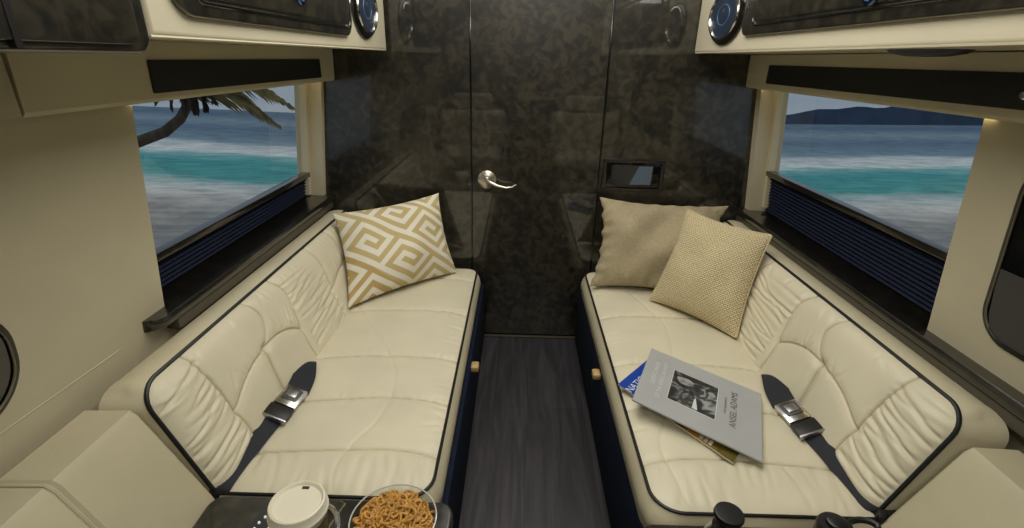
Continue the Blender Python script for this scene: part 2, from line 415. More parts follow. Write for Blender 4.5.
# window sills (dark gloss ledges)
def sill(name, side, z, y0, y1, xin):
    mb = MB()
    poly = rrect(y0, xin, y1, W(z)+.11, .02, 6, rs=(.001, .001, .045, .001))
    V = []
    n = len(poly)
    for zz, ins in ((z-.028, .006), (z-.02, 0), (z-.005, 0), (z, .004)):
        for a, b in poly: V.append((side*(b + (ins if b < xin+.03 else 0)), a, zz))
    F = [tuple(range(n-1, -1, -1)), tuple(3*n+k for k in range(n))]
    for q in range(3):
        for k in range(n): F.append((q*n+k, q*n+(k+1) % n, (q+1)*n+(k+1) % n, (q+1)*n+k))
    mb.raw(V, F)
    return tag(mb.build(name, SILL, angle=50), kind='structure')
sill('trim_6', -1, .695, .985, YB, .888)
sill('trim_7', 1, .682, .35, YB, .888)
# grey gap strip below each sill
GREYST = mat('grey_rail', (78, 74, 62), .45)
tag(MB().box((-.945, 1.06, .635), (-.897, YB, .664), .004).build('trim_8', GREYST), kind='structure')
tag(MB().box((.897, .5, .622), (.945, YB, .651), .004).build('trim_9', GREYST), kind='structure')
# ledge seam in the near left wall
tag(MB().tube([(-.936, 1.03, .668), (-.93, .9, .668), (-.930, .7, .672), (-.930, .3, .675)], .0035, 8).build('trim_10', WALL), kind='structure')

# ---------------------------------------------------------------- pleated blinds
def blind(side, y0, y1, z0, z1, label):
    r = empty('pleated_blind', (side*.965, (y0+y1)/2, z0), label, 'blind', 'pleated window blinds')
    n = int((z1-z0)/.0125); V = []; F = []
    for i in range(2*n+1):
        z = z0+(z1-z0)*i/(2*n); off = .066 + (.010 if i % 2 else 0)
        for y in (y0, y1): V.append((side*(W(z)+off), y, z))
    for i in range(2*n): F.append((2*i, 2*i+1, 2*i+3, 2*i+2))
    MB().raw(V, F).build('pleated_fabric', BLIND, r, smooth=False)
    MB().box((min(side*(W(z1)+.052), side*(W(z1)+.084)), y0, z1), (max(side*(W(z1)+.052), side*(W(z1)+.084)), y1, z1+.022), .004).build('top_rail', mat('dark_rail', (20, 18, 14), .3, coat=.6), r)
    return r
blind(-1, 1.067, 2.112, .688, .778, 'short navy pleated blind with dark rail standing in the left beach window')
blind(1, 1.080, 2.10, .675, .836, 'taller navy pleated blind with dark rail standing in the right beach window')

# ---------------------------------------------------------------- valances above the windows
def valance(side, y0, y1, zlo, zhi, iy0, iy1, iz0, iz1, label):
    r = empty('window_valance', (side*.84, (y0+y1)/2, zlo), label, 'valance', 'valances above the windows')
    poly = [(.835, zlo+.006), (.829, zlo+.002), (.838, zlo), (W(zlo)-.001, zlo+.001), (W(zhi)-.001, zhi), (.825, zhi), (.825, zlo+.02)]
    poly = [(.826, zhi), (.829, zlo+.008), (.833, zlo+.002), (.840, zlo), (.864, zlo), (W(zhi)-.002, zhi)]
    V = []; n = len(poly)
    for y in (y0, y1):
        for a, b in poly: V.append((side*a, y, b))
    F = [tuple(range(n)), tuple(range(n, 2*n))]+[(k, (k+1) % n, n+(k+1) % n, n+k) for k in range(n)]
    MB().raw(V, F).build('panel', WALL_L, r, angle=30)
    p = rrect(iy0, iz0, iy1, iz1, .004, 3)
    MB().prism(p, .006, side_M(side*.829, side), bev=.002).build('dark_inset', BLACKM, r)
    return r
valance(-1, .775, YB-.01, 1.168, 1.286, 1.065, 1.985, 1.186, 1.250, 'long cream valance with plain black inset above the left beach window')
v = valance(1, -.1, YB-.002, 1.180, 1.300, .2, 1.965, 1.203, 1.266, 'long cream valance with black inset and small glint disc above the right beach window')
MB().lathe([(0, .004), (.006, .003), (.008, 0)], 16, side_M(.823, 1) @ Matrix.Translation((.955, 1.228, 0))).build('lens', CHROME, v)  # chrome disc added to stand for a small glint
tag(MB().box((-.862, -.3, 1.170), (-.831, .772, 1.262), .002).build('trim_11', WALL), kind='structure')
# LED strips hidden behind each valance, above the window
for s, y0, y1, lb in ((-1, 1.06, 2.11, 'warm light strip glowing behind the left window valance'), (1, 1.05, 2.095, 'warm light strip glowing behind the right window valance')):
    x = s*(W(1.17)-.008)
    o = MB().box((min(x, x+s*.006), y0, 1.167 if s < 0 else 1.179), (max(x, x+s*.006), y1, 1.171 if s < 0 else 1.183)).build('light_strip', LED, smooth=False)
    tag(o, lb, 'light strip', 'window light strips')

# ---------------------------------------------------------------- overhead cabinets
def shell(side, y0, y1, z0, z1, xin=.602):
    prof = [(xin, z0)]+[(W(z)-.004, z) for z in np.linspace(z0, z1, 7)]+[(xin, z1)]
    prof = [(a, b) for a, b in prof]; M_ = Matrix(((side, 0, 0, 0), (0, 0, 1, y0), (0, 1, 0, 0), (0, 0, 0, 1)))
    t = MB().prism(prof, y1-y0, M_)
    bmesh.ops.remove_doubles(t.bm, verts=t.bm.verts, dist=1e-6)
    es = [e for e in t.bm.edges if all(abs(abs(v.co.x)-xin) < 1e-5 for v in e.verts)]
    bmesh.ops.bevel(t.bm, geom=es, offset=.009, segments=3, profile=.6, affect='EDGES')
    return t
def cab_door(root, side, x, y0, y1, z0, z1, r, ins, latch_y, latch_z):
    d = MB().prism(rrect(y0, z0, y1, z1, r, 10), .012, side_M(x, side), bev=.005).build('door', BURL, root)
    out = rrect(y0+ins[0], z0+ins[1], y1-ins[2], z1-.03, .022, 8); n = len(out)
    g = MB(); g.tube([(x-side*.0125, a, b) for a, b in out], .0035, 6, closed=True); g.build('groove', BLACKG, d)
    MB().prism(rrect(y0+ins[0]+.008, z0+ins[1]+.008, y1-ins[2]-.008, z1-.038, .018, 8), .006, side_M(x-side*.011, side), bev=.003).build('raised_panel', BURL, d)
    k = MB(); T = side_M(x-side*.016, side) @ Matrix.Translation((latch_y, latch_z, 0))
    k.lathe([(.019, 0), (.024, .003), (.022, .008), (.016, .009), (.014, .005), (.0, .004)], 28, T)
    k.build('latch', mat('blue_lit_chrome', (90, 110, 150), .15, metal=1), d)  # blue light on the chrome is put into its colour
    return d

def speaker(root, side, x, y, z, ry, rz):
    T = side_M(x, side) @ Matrix.Translation((y, z, 0)) @ Matrix.Diagonal((ry, rz, 1, 1))
    s = MB().lathe([(1, 0), (1.0, .006), (.93, .012), (.80, .013), (.78, .008), (.74, .002), (0, .002)], 48, T).build('speaker', BLACKG, root)
    T2 = side_M(x, side) @ Matrix.Translation((y+.008, z+.002, 0)) @ Matrix.Diagonal((ry, rz, 1, 1))
    MB().lathe([(.86, .010), (.84, .017), (.77, .018), (.74, .010)], 48, T2, closed=True).build('chrome_ring', CHROME, s)
    MB().lathe([(.76, .012), (.6, .005), (.36, .004), (.34, .010), (.2, .012), (0, .013)], 48, T2).build('cone', SPKBLUE, s)
    MB().lathe([(.37, .011), (.355, .0135), (.33, .0135), (.32, .011)], 40, T2, closed=True).build('cone_ring', mat('blue_ring', (70, 96, 130), .3), s)

# left unit
c = empty('overhead_cabinet', (-.75, 1.43, 1.286), 'cream overhead cabinet above the left sofa with dark burl door and oval speaker', 'cabinet', 'overhead cabinets')
shell(-1, .768, 2.105, 1.287, 1.62).build('carcass', CAB, c)
MB().tube([(-.607, .77, 1.2875), (-.607, 2.104, 1.2875)], .0035, 6).build('edge_piping', mat('light_piping', (214, 205, 176), .4), c)
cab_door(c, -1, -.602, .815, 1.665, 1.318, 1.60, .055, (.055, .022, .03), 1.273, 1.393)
speaker(c, -1, -.602, 1.83, 1.408, .135, .090)
# nearer left unit, all dark
c = empty('overhead_cabinet', (-.72, .3, 1.262), 'dark burl overhead cabinet with rounded corner at the top left, nearest the camera', 'cabinet', 'overhead cabinets')
MB().prism(rrect(-.3, 1.263, .765, 1.62, .028, 8), .140, side_M(-.740, -1), bev=.008).build('carcass', BURL, c)
MB().prism(rrect(-.25, 1.275, .735, 1.60, .02, 8), .004, side_M(-.599, -1), bev=.002).build('door', BURL, c)
MB().box((-.604, .548, 1.268), (-.594, .556, 1.62)).build('seam_strip', BLACK, c)
# right unit
c = empty('overhead_cabinet', (.75, 1.0, 1.302), 'long cream overhead cabinet above the right sofa with dark burl door and oval speaker', 'cabinet', 'overhead cabinets')
shell(1, -.3, YB-.004, 1.303, 1.62).build('carcass', CAB, c)
MB().tube([(.607, -.3, 1.3045), (.607, YB-.01, 1.3045)], .0035, 6).build('edge_piping', mat('light_piping2', (214, 205, 176), .4), c)
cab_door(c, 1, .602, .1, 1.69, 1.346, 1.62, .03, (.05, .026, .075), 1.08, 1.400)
speaker(c, 1, .602, 1.85, 1.415, .15, .090)
# oval lamp under the right unit
o = MB(); o.lathe([(0, -.013), (.5, -.012), (.85, -.007), (1, 0), (0, 0)], 40, Matrix.Translation((.73, 1.09, 1.303)) @ Matrix.Diagonal((.06, .088, 1, 1)))
tag(o.build('reading_light', BLACK), 'flat black oval reading light under the right overhead cabinet', 'lamp')

# ---------------------------------------------------------------- upholstery
def dist_poly(P, poly):
    P = np.asarray(P); best = np.full(len(P), 1e9)
    for a, b in zip(poly[:-1], poly[1:]):
        a = np.array(a, float); b = np.array(b, float); ab = b-a; L2 = ab@ab + 1e-12
        t = np.clip(((P-a)@ab)/L2, 0, 1); d = np.linalg.norm(P-(a+t[:, None]*ab), axis=1)
        best = np.minimum(best, d)
    return best
def smooth_poly(p, n=6):
    p = [np.array(q, float) for q in p]
    if len(p) < 3: return p
    out = []
    q = [2*p[0]-p[1]]+p+[2*p[-1]-p[-2]]
    for i in range(1, len(q)-2):
        for k in range(n):
            t = k/n
            out.append(.5*((2*q[i])+(-q[i-1]+q[i+1])*t+(2*q[i-1]-5*q[i]+4*q[i+1]-q[i+2])*t*t+(-q[i-1]+3*q[i]-3*q[i+1]+q[i+2])*t**3))
    out.append(p[-1]); return out
def set_thread(o, P, polys, w=.0021, k=.75):
    d = np.full(len(P), 1e9)
    for p in polys: d = np.minimum(d, dist_poly(P, smooth_poly(p)))
    a = o.data.attributes.new('thread', 'FLOAT', 'POINT'); a.data.foreach_set('value', (k*np.exp(-(d/w)**2)).astype(np.float32))
def seams(P, polys, h):
    for p in polys:
        d = dist_poly(P, smooth_poly(p))
        h -= .0050*np.exp(-(d/.0028)**2) + .0050*np.exp(-(d/.015)**2)
    return h
def pleat(P, h, a, b, w=.0042, dep=.0038, bend=0.0):
    """one fold from a (strong) to b (fading)"""
    a = np.array(a, float); b = np.array(b, float); m = (a+b)/2; n = np.array([-(b-a)[1], (b-a)[0]])*bend
    poly = [a*(1-t)**2+2*(m+n)*t*(1-t)+b*t*t for t in np.linspace(0, 1, 6)]
    sel = (P[:, 0] > min(a[0], b[0])-.03) & (P[:, 0] < max(a[0], b[0])+.03) & (P[:, 1] > min(a[1], b[1])-.03) & (P[:, 1] < max(a[1], b[1])+.03)
    if not sel.any(): return h
    Q = P[sel]; ab = b-a; t = np.clip((Q-a)@ab/(ab@ab), 0, 1); d = dist_poly(Q, poly)
    fade = (1-t)**.8*np.minimum(1, t*8+.4)
    h[sel] += fade*dep*(-np.exp(-(d/w)**2) + .45*np.exp(-((d-2.2*w)/(1.3*w))**2))
    return h
def pleat_field(P, h, y0, y1, s0, s1, n, fn=None, dep=.0038, slant=.02, w=.004, swap=False):
    for i in range(n):
        s = s0+(s1-s0)*(i+.5+random.uniform(-.3, .3))/n
        ln = random.uniform(.55, 1.0)*(y1-y0)
        ds = random.uniform(-slant, slant)*.7 - slant*.5
        if random.random() < .5: a, b = (y1, s), (y1-ln, s+ds)
        else: a, b = (y0, s+ds*.8), (y0+ln, s)
        if swap: a, b = (a[1], a[0]), (b[1], b[0])
        h = pleat(P, h, a, b, w*random.uniform(.8, 1.5), dep*random.uniform(.6, 1.25), random.uniform(-.12, .12))
    return h

BACK_SEAMS = [
 [(.936, .285), (.938, .24), (.944, .195), (.947, .153), (.950, .104), (.955, .049), (.951, .0)],
 [(.951, .104), (1.0, .127), (1.04, .142), (1.088, .153), (1.145, .157), (1.213, .157), (1.28, .138), (1.335, .108)],
 [(1.342, .285), (1.364, .225), (1.350, .16), (1.338, .105), (1.330, .05), (1.332, .0)],
 [(1.19, .285), (1.205, .23), (1.185, .187), (1.153, .157)],
 [(1.150, .153), (1.137, .083), (1.128, .0)], [(1.142, .153), (1.129, .083), (1.120, .0)],
 [(1.618, .285), (1.631, .20), (1.619, .128), (1.603, .09), (1.597, .0)],
 [(1.603, .106), (1.65, .118), (1.744, .14), (1.863, .152), (1.93, .13), (1.97, .10)],
 [(1.80, .285), (1.815, .22), (1.80, .15)], [(1.80, .15), (1.79, .08), (1.785, 0)],
 [(1.975, .285), (1.985, .2), (1.975, .1), (1.972, 0)],
]
Y_N, Y_F, S_T = .802, 2.10, .287
def back_face(side):
    ny, ns = 560, 125
    ys = np.linspace(Y_N, Y_F, ny); P = np.zeros((ny, ns, 2))
    R1, R2 = .055, .045
    for i, y in enumerate(ys):
        st = S_T
        if y < Y_N+R1: st = S_T-R1+math.sqrt(max(0, R1**2-(Y_N+R1-y)**2))
        if y > Y_F-R2: st = S_T-R2+math.sqrt(max(0, R2**2-(y-(Y_F-R2))**2))
        P[i, :, 0] = y; P[i, :, 1] = np.linspace(-.01, st, ns)
    Q = P.reshape(-1, 2)
    border = [(Y_N, -.01)]+[(Y_N+R1-R1*math.cos(a), S_T-R1+R1*math.sin(a)) for a in np.linspace(0, PI/2, 9)]
    border += [(Y_F-R2+R2*math.sin(a), S_T-R2+R2*math.cos(a)) for a in np.linspace(0, PI/2, 9)]+[(Y_F, -.01)]
    d = dist_poly(Q, border)
    h = .030*(1-np.exp(-d/.022))
    h += .006*np.sin(np.clip((Q[:, 0]-.945)/.4, 0, 1)*PI) * np.clip(Q[:, 1]/.15, 0, 1)
    h = seams(Q, BACK_SEAMS, h); h0 = .030*(1-np.exp(-d/.022))
    h = pleat_field(Q, h, Y_N+.004, .942, .015, .262, 23, dep=.0046, slant=.035)
    h = pleat_field(Q, h, 1.362, 1.612, .02, .245, 22, dep=.0036, slant=.05)
    h = pleat_field(Q, h, 1.985, 2.09, .02, .245, 12, dep=.003)
    # short puckers leaving the arched seams
    for (a0, a1, base) in ((.96, 1.14, .15), (1.2, 1.33, .15), (1.62, 1.95, .15)):
        for k in range(9):
            y = random.uniform(a0, a1); s = base+random.uniform(-.005, .01)
            h = pleat(Q, h, (y, s), (y+random.uniform(-.03, .03), s+random.uniform(.03, .07)), .0045, .0018)
    for k in range(16):
        y = random.uniform(.96, 1.95); h = pleat(Q, h, (y, .28), (y+random.uniform(-.05, .02), random.uniform(.22, .25)), .006, .0018)
    h = h0+(h-h0)*(1-np.exp(-(d/.006)**2))
    u = np.array([side*.113, 0, .28]); u = u/np.linalg.norm(u); nrm = np.array([-side*u[2], 0, side*u[0]]); 
    nrm = nrm/np.linalg.norm(nrm)
    if nrm[0]*side > 0: nrm = -nrm
    p0 = np.array([side*.705, 0, .38])
    def world(q, hh): return p0 + np.outer(q[:, 1], u) + np.outer(q[:, 0], [0, 1, 0]) + np.outer(hh, nrm)
    V = world(Q, h-.012)
    F = [(i*ns+j, (i+1)*ns+j, (i+1)*ns+j+1, i*ns+j+1) for i in range(ny-1) for j in range(ns-1)]
    B = world(np.array(border), np.full(len(border), -.010))
    return V, F, B, Q

def sofa(side, label):
    xs = side
    r = empty('sofa', (side*.55, 1.45, 0), label, 'sofa', 'cream leather sofas facing each other')
    # --- base
    b = MB(); b.box((min(xs*.222, xs*.90), .80, .0), (max(xs*.222, xs*.90), 2.12, .292), .006)
    b.build('base', NAVY, r)
    t = MB(); yt = 1.464 if side < 0 else 1.44
    t.box((min(xs*.195, xs*.223), yt-.02, .262), (max(xs*.195, xs*.223), yt+.02, .286), .008, 3); t.build('pull_tab', WOODTAB, r)
    # --- backrest
    V, F, B, QB = back_face(side)
    # boxing from the piping outwards and backwards to the wall side
    nb = len(B); cy = (Y_N+Y_F)/2; rows = 8; BV = []; BF = []
    outl = []
    for k, p in enumerate(B):
        f = np.clip((p[2]-.37)/.28, 0, 1)
        y = p[1] + (-.035 if p[1] < Y_N+.06 else (.025 if p[1] > Y_F-.06 else 0))*1.0
        # blend of end offset along the rounded corner
        e0 = np.clip(1-(p[1]-Y_N)/.055, 0, 1); e1 = np.clip(1-(Y_F-p[1])/.045, 0, 1)
        y = p[1]-.020*e0+.020*e1
        x = side*(.86+.04*f) if True else 0
        z = p[2]-.012*(1-max(e0, e1)) if p[2] > .5 else p[2]
        outl.append(np.array([x, y, z]))
    for q in range(rows+1):
        t_ = q/rows
        for k in range(nb):
            m = B[k]*(1-t_)+outl[k]*t_
            c_ = np.array([side*.8, min(max(m[1], Y_N+.1), Y_F-.1), m[2]-.05])
            d_ = m-c_; d_[0] = 0; d_ = d_/(np.linalg.norm(d_)+1e-9)
            BV.append(m + d_*(.004 if m[1] < Y_N+.02 else .010)*math.sin(PI*t_)**.7)
    for q in range(rows):
        for k in range(nb-1): BF.append((q*nb+k, q*nb+k+1, (q+1)*nb+k+1, (q+1)*nb+k))
    n0 = len(V)
    back = build('backrest', list(V), F, LEATHER, r, local=False); set_thread(back, QB, BACK_SEAMS)
    # back closing plate under the boxing so the cushion is a solid
    mb = MB(); mb.raw(BV, BF); mb.raw(outl, [tuple(range(nb))]); mb.build('boxing', LEATHER_T, back, angle=60)
    p = MB(); p.tube([tuple(v) for v in B], .0046, 8); p.build('piping', PIPE, back)
    # --- seat cushion
    xb, xf = .735, (.250 if side < 0 else .236)
    yn, yf = (.803 if side < 0 else .787), 2.085
    nx, ny = 150, 330
    Rn, Rf = .065, .05
    G = np.zeros((ny, nx, 2))
    for i, y in enumerate(np.linspace(yn, yf, ny)):
        x1 = xf
        if y < yn+Rn: x1 = xf+Rn-math.sqrt(max(0, Rn**2-(yn+Rn-y)**2))
        if y > yf-Rf: x1 = xf+Rf-math.sqrt(max(0, Rf**2-(y-(yf-Rf))**2))
        G[i, :, 0] = np.linspace(xb, x1, nx); G[i, :, 1] = y
    Q = G.reshape(-1, 2)
    border = [(xb, yn)]+[(xf+Rn-Rn*math.sin(a), yn+Rn-Rn*math.cos(a)) for a in np.linspace(0, PI/2, 10)]
    border += [(xf+Rf-Rf*math.cos(a), yf-Rf+Rf*math.sin(a)) for a in np.linspace(0, PI/2, 10)]+[(xb, yf)]
    d = dist_poly(Q, border)
    h = .016*(1-np.exp(-d/.03)) - .010*np.exp(-((xb-Q[:, 0])/.05)**2)
    SS = [[(.73, 1.62), (.60, 1.645), (.40, 1.655), (xf, 1.64)], [(.72, 1.31), (.58, 1.335), (.42, 1.343), (xf, 1.335)],
          [(.72, 1.10), (.55, 1.122), (.42, 1.136), (xf, 1.122)], [(.70, .915), (.50, .932), (.37, .938), (xf, .925)], [(.72, 1.93), (.5, 1.95), (xf, 1.94)]]
    if side < 0: SS.append([(.71, 1.73), (.56, 1.507), (.466, 1.336), (.42, 1.207), (.423, 1.05), (.468, .943), (.48, .872), (.467, .808)])
    else: SS.append([(.389, 1.862), (.44, 1.698), (.466, 1.622), (.449, 1.431), (.37, 1.165), (.299, 1.002), (.297, .918), (.309, .808)])
    for p_ in SS[:5]: h = seams(Q, [p_], h)
    dd = dist_poly(Q, smooth_poly(SS[5])); h -= .002*np.exp(-(dd/.0035)**2) + .0012*np.exp(-(dd/.012)**2)
    random.seed(3+side)
    h = pleat_field(Q, h, .80, .918, .27, .70, 17, dep=.0024, slant=.03, w=.006, swap=True)
    for ys_ in (1.125, 1.34, 1.65, 1.945):
        for k in range(26):
            x = random.uniform(xf+.02, .70); s_ = random.choice((-1, 1))
            h = pleat(Q, h, (x, ys_+s_*.004), (x+random.uniform(-.03, .03), ys_+s_*random.uniform(.02, .07)), .005, .0010)
    for k in range(20):
        y = random.uniform(.9, 1.9); h = pleat(Q, h, (xf+.004, y), (xf+random.uniform(.03, .09), y+random.uniform(-.02, .02)), .006, .0016)
    V = np.column_stack([side*Q[:, 0], Q[:, 1], .378+h])
    F = [(i*nx+j, (i+1)*nx+j, (i+1)*nx+j+1, i*nx+j+1) for i in range(ny-1) for j in range(nx-1)]
    seat = build('seat_cushion', list(V), F, LEATHER, r, local=False); set_thread(seat, Q, SS[:5])
    B = [(side*a, b_, .379) for a, b_ in border]
    p = MB(); p.tube(B, .0040, 8); p.build('piping', PIPE, seat)
    BV = []; BF = []; nb = len(B); rows = 6
    for q in range(rows+1):
        t_ = q/rows
        for (a, b_, z) in B:
            cx = side*.5; ex = (a-cx); ey = 0
            bul = .012*math.sin(PI*min(1, t_*1.1)) + .012*t_
            ox = -side*bul if abs(a) < .34 else 0
            oy = -bul if b_ < yn+Rn*.6 else (bul*.5 if b_ > yf-Rf*.6 else 0)
            BV.append((a+ox, b_+oy, .378-.086*t_))
    for q in range(rows):
        for k in range(nb-1): BF.append((q*nb+k, q*nb+k+1, (q+1)*nb+k+1, (q+1)*nb+k))
    MB().raw(BV, BF).build('boxing', LEATHER_T, seat, angle=60)
    return r
sofa(-1, 'cream leather sofa along the left wall with pleated back and navy base')
sofa(1, 'cream leather sofa along the right wall with pleated back and navy base')

# ---------------------------------------------------------------- armrest boxes at the near ends
def armrest(side, dz, label):
    r = empty('armrest_box', (side*.82, .5, 0), label, 'armrest', 'cream armrest boxes')
    prof = [(.90, 0), (.912, .60+dz), (.904, .617+dz), (.820, .620+dz), (.808, .610+dz), (.706, .405+dz), (.700, .39+dz), (.700, 0)]
    for nm, y0, y1 in (('side_panel', .592, .775), ('front_panel', .10, .586)):
        V = []; n = len(prof)
        ring = [(y0, 0), (y0+.006, .004), (y1-.006, .004), (y1, 0)]
        for y, g in ring:
            for a, z in prof: V.append((side*(a - (g if a < .9 else -0)), y, z + (g if z > .5 else 0)))
        F = [tuple(range(n)), tuple(range(3*n, 4*n))]
        for q in range(3):
            for k in range(n): F.append((q*n+k, q*n+(k+1) % n, (q+1)*n+(k+1) % n, (q+1)*n+k))
        MB().raw(V, F).build(nm, ARM, r, angle=25)
    s = MB(); s.tube([(side*a, .589, z+.001) for a, z in prof[1:7]], .0035, 6); s.build('stitched_seam', ARM, r)
    return r
armrest(-1, 0, 'cream leather box armrest at the near end of the left sofa')
armrest(1, -.030, 'cream leather box armrest at the near end of the right sofa')

# ---------------------------------------------------------------- consoles
def console(side, x0, x1, y0, y1, z, label):
    r = empty('console_table', (side*(x0+x1)/2, (y0+y1)/2, 0), label, 'console', 'dark console tables')
    M_ = Matrix.Translation((0, 0, z-.03))
    a, b = sorted((side*x0, side*x1))
    MB().prism(rrect(a, y0, b, y1, .03, 8), .03, M_, bev=.006).build('top', BURL2, r)
    MB().box((a+.02, y0+.02, 0), (b-.02, y1-.02, z-.028), .004).build('body', BLACKM, r)
    return r
cl = console(-1, .192, .697, .22, .772, .410, 'dark burl console top holding the coffee cup and glass bowl')
cr_ = console(1, .20, .694, .22, .770, .368, 'dark console at the right holding two black capped bottles')
# cup holder ring with small studs, given a faint glow of their own
CX, CY = -.477, .690
hd = MB().lathe([(.069, .0), (.070, .006), (.066, .008), (.060, .006), (.059, .0)], 48, Matrix.Translation((CX, CY, .410)), closed=True).build('cup_holder_ring', CHROME, cl)
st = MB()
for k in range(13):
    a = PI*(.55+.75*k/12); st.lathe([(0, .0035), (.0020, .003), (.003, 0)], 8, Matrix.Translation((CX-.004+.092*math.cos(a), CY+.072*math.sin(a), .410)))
st.build('studs', mat('glowing_studs', (235, 235, 225), .3, emit=(235, 235, 225), estr=.3), hd)

# coffee cup
cup = empty('coffee_cup', (CX, CY, .410), 'takeaway coffee cup with white lid and brown sleeve in the console holder', 'cup')
T = Matrix.Translation((CX, CY, .411-.072*1.14)) @ Matrix.Scale(1.14, 4)
MB().lathe([(0, .0725), (.039, .0725), (.0445, .128), (.045, .130), (.043, .130), (.039, .076), (0, .076)], 48, T).build('body', WHITEP, cup)
MB().lathe([(.0394, .0725), (.0430, .108), (.0440, .108), (.0404, .0725)], 48, T, closed=True).build('sleeve', KRAFT, cup)
lid = MB().lathe([(.0465, .118), (.0480, .120), (.0480, .125), (.0462, .127), (.0455, .137), (.0440, .141), (.0415, .142), (.0395, .140), (.038, .1365), (.020, .136), (0, .136)], 56, T).build('lid', WHITEP, cup)
MB().box((CX-.006, CY+.034, 0.4830), (CX+.008, CY+.041, 0.4850), .0007).build('sip_hole', mat('lid_hole', (60, 45, 30), .8), lid)
MB().lathe([(0, .0005), (.0011, 0)], 10, Matrix.Translation((CX-.004, CY-.034, 0.4840))).build('vent_hole', mat('vent_hole', (60, 45, 30), .8), lid)

# glass bowl and pretzels
BX, BY, BZ = -.285, .650, .411
T = Matrix.Translation((BX, BY, BZ))
bw = MB().lathe([(0, .004), (.028, .004), (.034, .0), (.038, .0), (.040, .006), (.058, .025), (.070, .055), (.0765, .088), (.0775, .090), (.0755, .090), (.068, .057), (.056, .028), (.036, .010), (0, .009)], 64, T)
bowl = tag(bw.build('glass_bowl', BOWLGLASS, None), 'clear glass bowl full of small pretzels on the dark console', 'bowl')
MB().tube([(BX+.0765*math.cos(a), BY+.0765*math.sin(a), BZ+.0900) for a in np.linspace(0, 2*PI, 64, endpoint=False)], .0014, 6, closed=True).build('rim', mat('glass_rim', (190, 192, 188), .1, spec=.8), bowl)
def pretzel_mesh():
    pts = []
    for t in np.linspace(0, 1, 30):
        a = -PI*.80 + t*PI*1.6
        pts.append((.0100*math.sin(a)*(1.0), .0080*math.cos(a), 0))
    p0 = [( .0035*math.sin(a)*1+.0, 0, 0) for a in (0,)]
    left = [(-.0, -.0015, .0018), (.004, .001, .001)]
    full = [(.0045, .0055, .0012), (.0015, .0008, .0022), (-.004, -.0045, .0008)]
    arc = [(-.0100*math.sin(a), -.0010+.0078*math.cos(a), 0) for a in np.linspace(PI*.80, -PI*.80, 22)]
    arc = [(x*(1+.12*max(0, -y/.008)), y, z) for x, y, z in arc]
    first = [(.005, .0062, .001), (.0022, .0020, .0022), (-.0020, -.0030, .0016)]
    last = [(.0020, -.0030, -.0006), (-.0022, .0020, .0002), (-.005, .0062, .001)]
    path = first+arc[:]+last
    q = [np.array(v) for v in path]
    path = [tuple(v) for v in smooth_poly(q, 2)]
    m = MB(); m.tube(path, .0019, 7); return m
m0 = pretzel_mesh().build('pretzel', PRETZEL); m0.data.transform(Matrix.Scale(1.3, 4))
PL = 'tiny golden brown pretzel twist heaped in the glass bowl'
tag(m0, PL, 'pretzel', 'pretzels in the glass bowl')
cnt = 0; spots = []
tries = 0
while cnt < 135 and tries < 20000:
    tries += 1
    if cnt < 95:
        rr = .064*math.sqrt(random.random()); a = random.uniform(0, 2*PI)
        z = BZ+.074 + .026*(1-(rr/.066)**2) + random.uniform(-.004, .004)
    else:
        rr = .060*math.sqrt(random.random()); a = random.uniform(0, 2*PI)
        z = BZ+.058+.018*(1-(rr/.062)**2)
    p = Vector((BX+rr*math.cos(a), BY+rr*math.sin(a), z))
    if any((p-q).length < .0105 for q in spots): continue
    spots.append(p)
    o = m0 if cnt == 0 else m0.copy()
    if cnt: COL.objects.link(o)
    o.location = p; o.rotation_euler = (random.uniform(-.7, .7), random.uniform(-.7, .7), random.uniform(0, 2*PI))
    cnt += 1
# crumbs and lower pretzels under the visible layer
fill = []
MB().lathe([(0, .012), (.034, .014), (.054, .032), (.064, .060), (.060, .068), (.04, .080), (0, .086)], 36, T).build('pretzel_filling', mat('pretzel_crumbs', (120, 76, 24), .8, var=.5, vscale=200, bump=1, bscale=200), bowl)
bpy.data.objects['pretzel_filling']['kind'] = 'stuff'

# bottles in the right console
def bottle(x, y, z0, ztop, label, loop):
    r = empty('steel_bottle', (x, y, z0), label, 'bottle', 'black capped bottles')
    T = Matrix.Translation((x, y, z0)); H = ztop-z0
    MB().lathe([(0, 0), (.034, 0), (.036, .003), (.036, H-.075), (.034, H-.060), (.024, H-.044), (.022, H-.036), (0, H-.036)], 40, T).build('body', STEEL, r)
    if not loop:
        MB().lathe([(.023, H-.040), (.0235, H-.034), (.019, H-.030), (.017, H-.020), (.024, H-.012), (.026, H-.006), (.0245, H-.001), (.020, H), (0, H-.001)], 40, T).build('cap', BLACK, r)
    else:
        MB().lathe([(.027, H-.044), (.030, H-.040), (.030, H-.016), (.027, H-.010), (.018, H-.009), (.017, H-.002), (.014, H), (0, H)], 40, T).build('cap', BLACK, r)
        t = MB(); pts = []
        for a in np.linspace(0, 2*PI, 26, endpoint=False): pts.append((x+.045+.024*math.cos(a), y-.004+.017*math.sin(a), z0+H-.012+.004*math.cos(a)))
        t.tube(pts, .0055, 8, closed=True); t.build('carry_loop', BLACK, r)
bottle(.309, .648, .369, .542, 'steel bottle with round black mushroom cap on the right console', False)
bottle(.494, .640, .369, .540, 'steel bottle with black screw cap and carry loop on the right console', True)

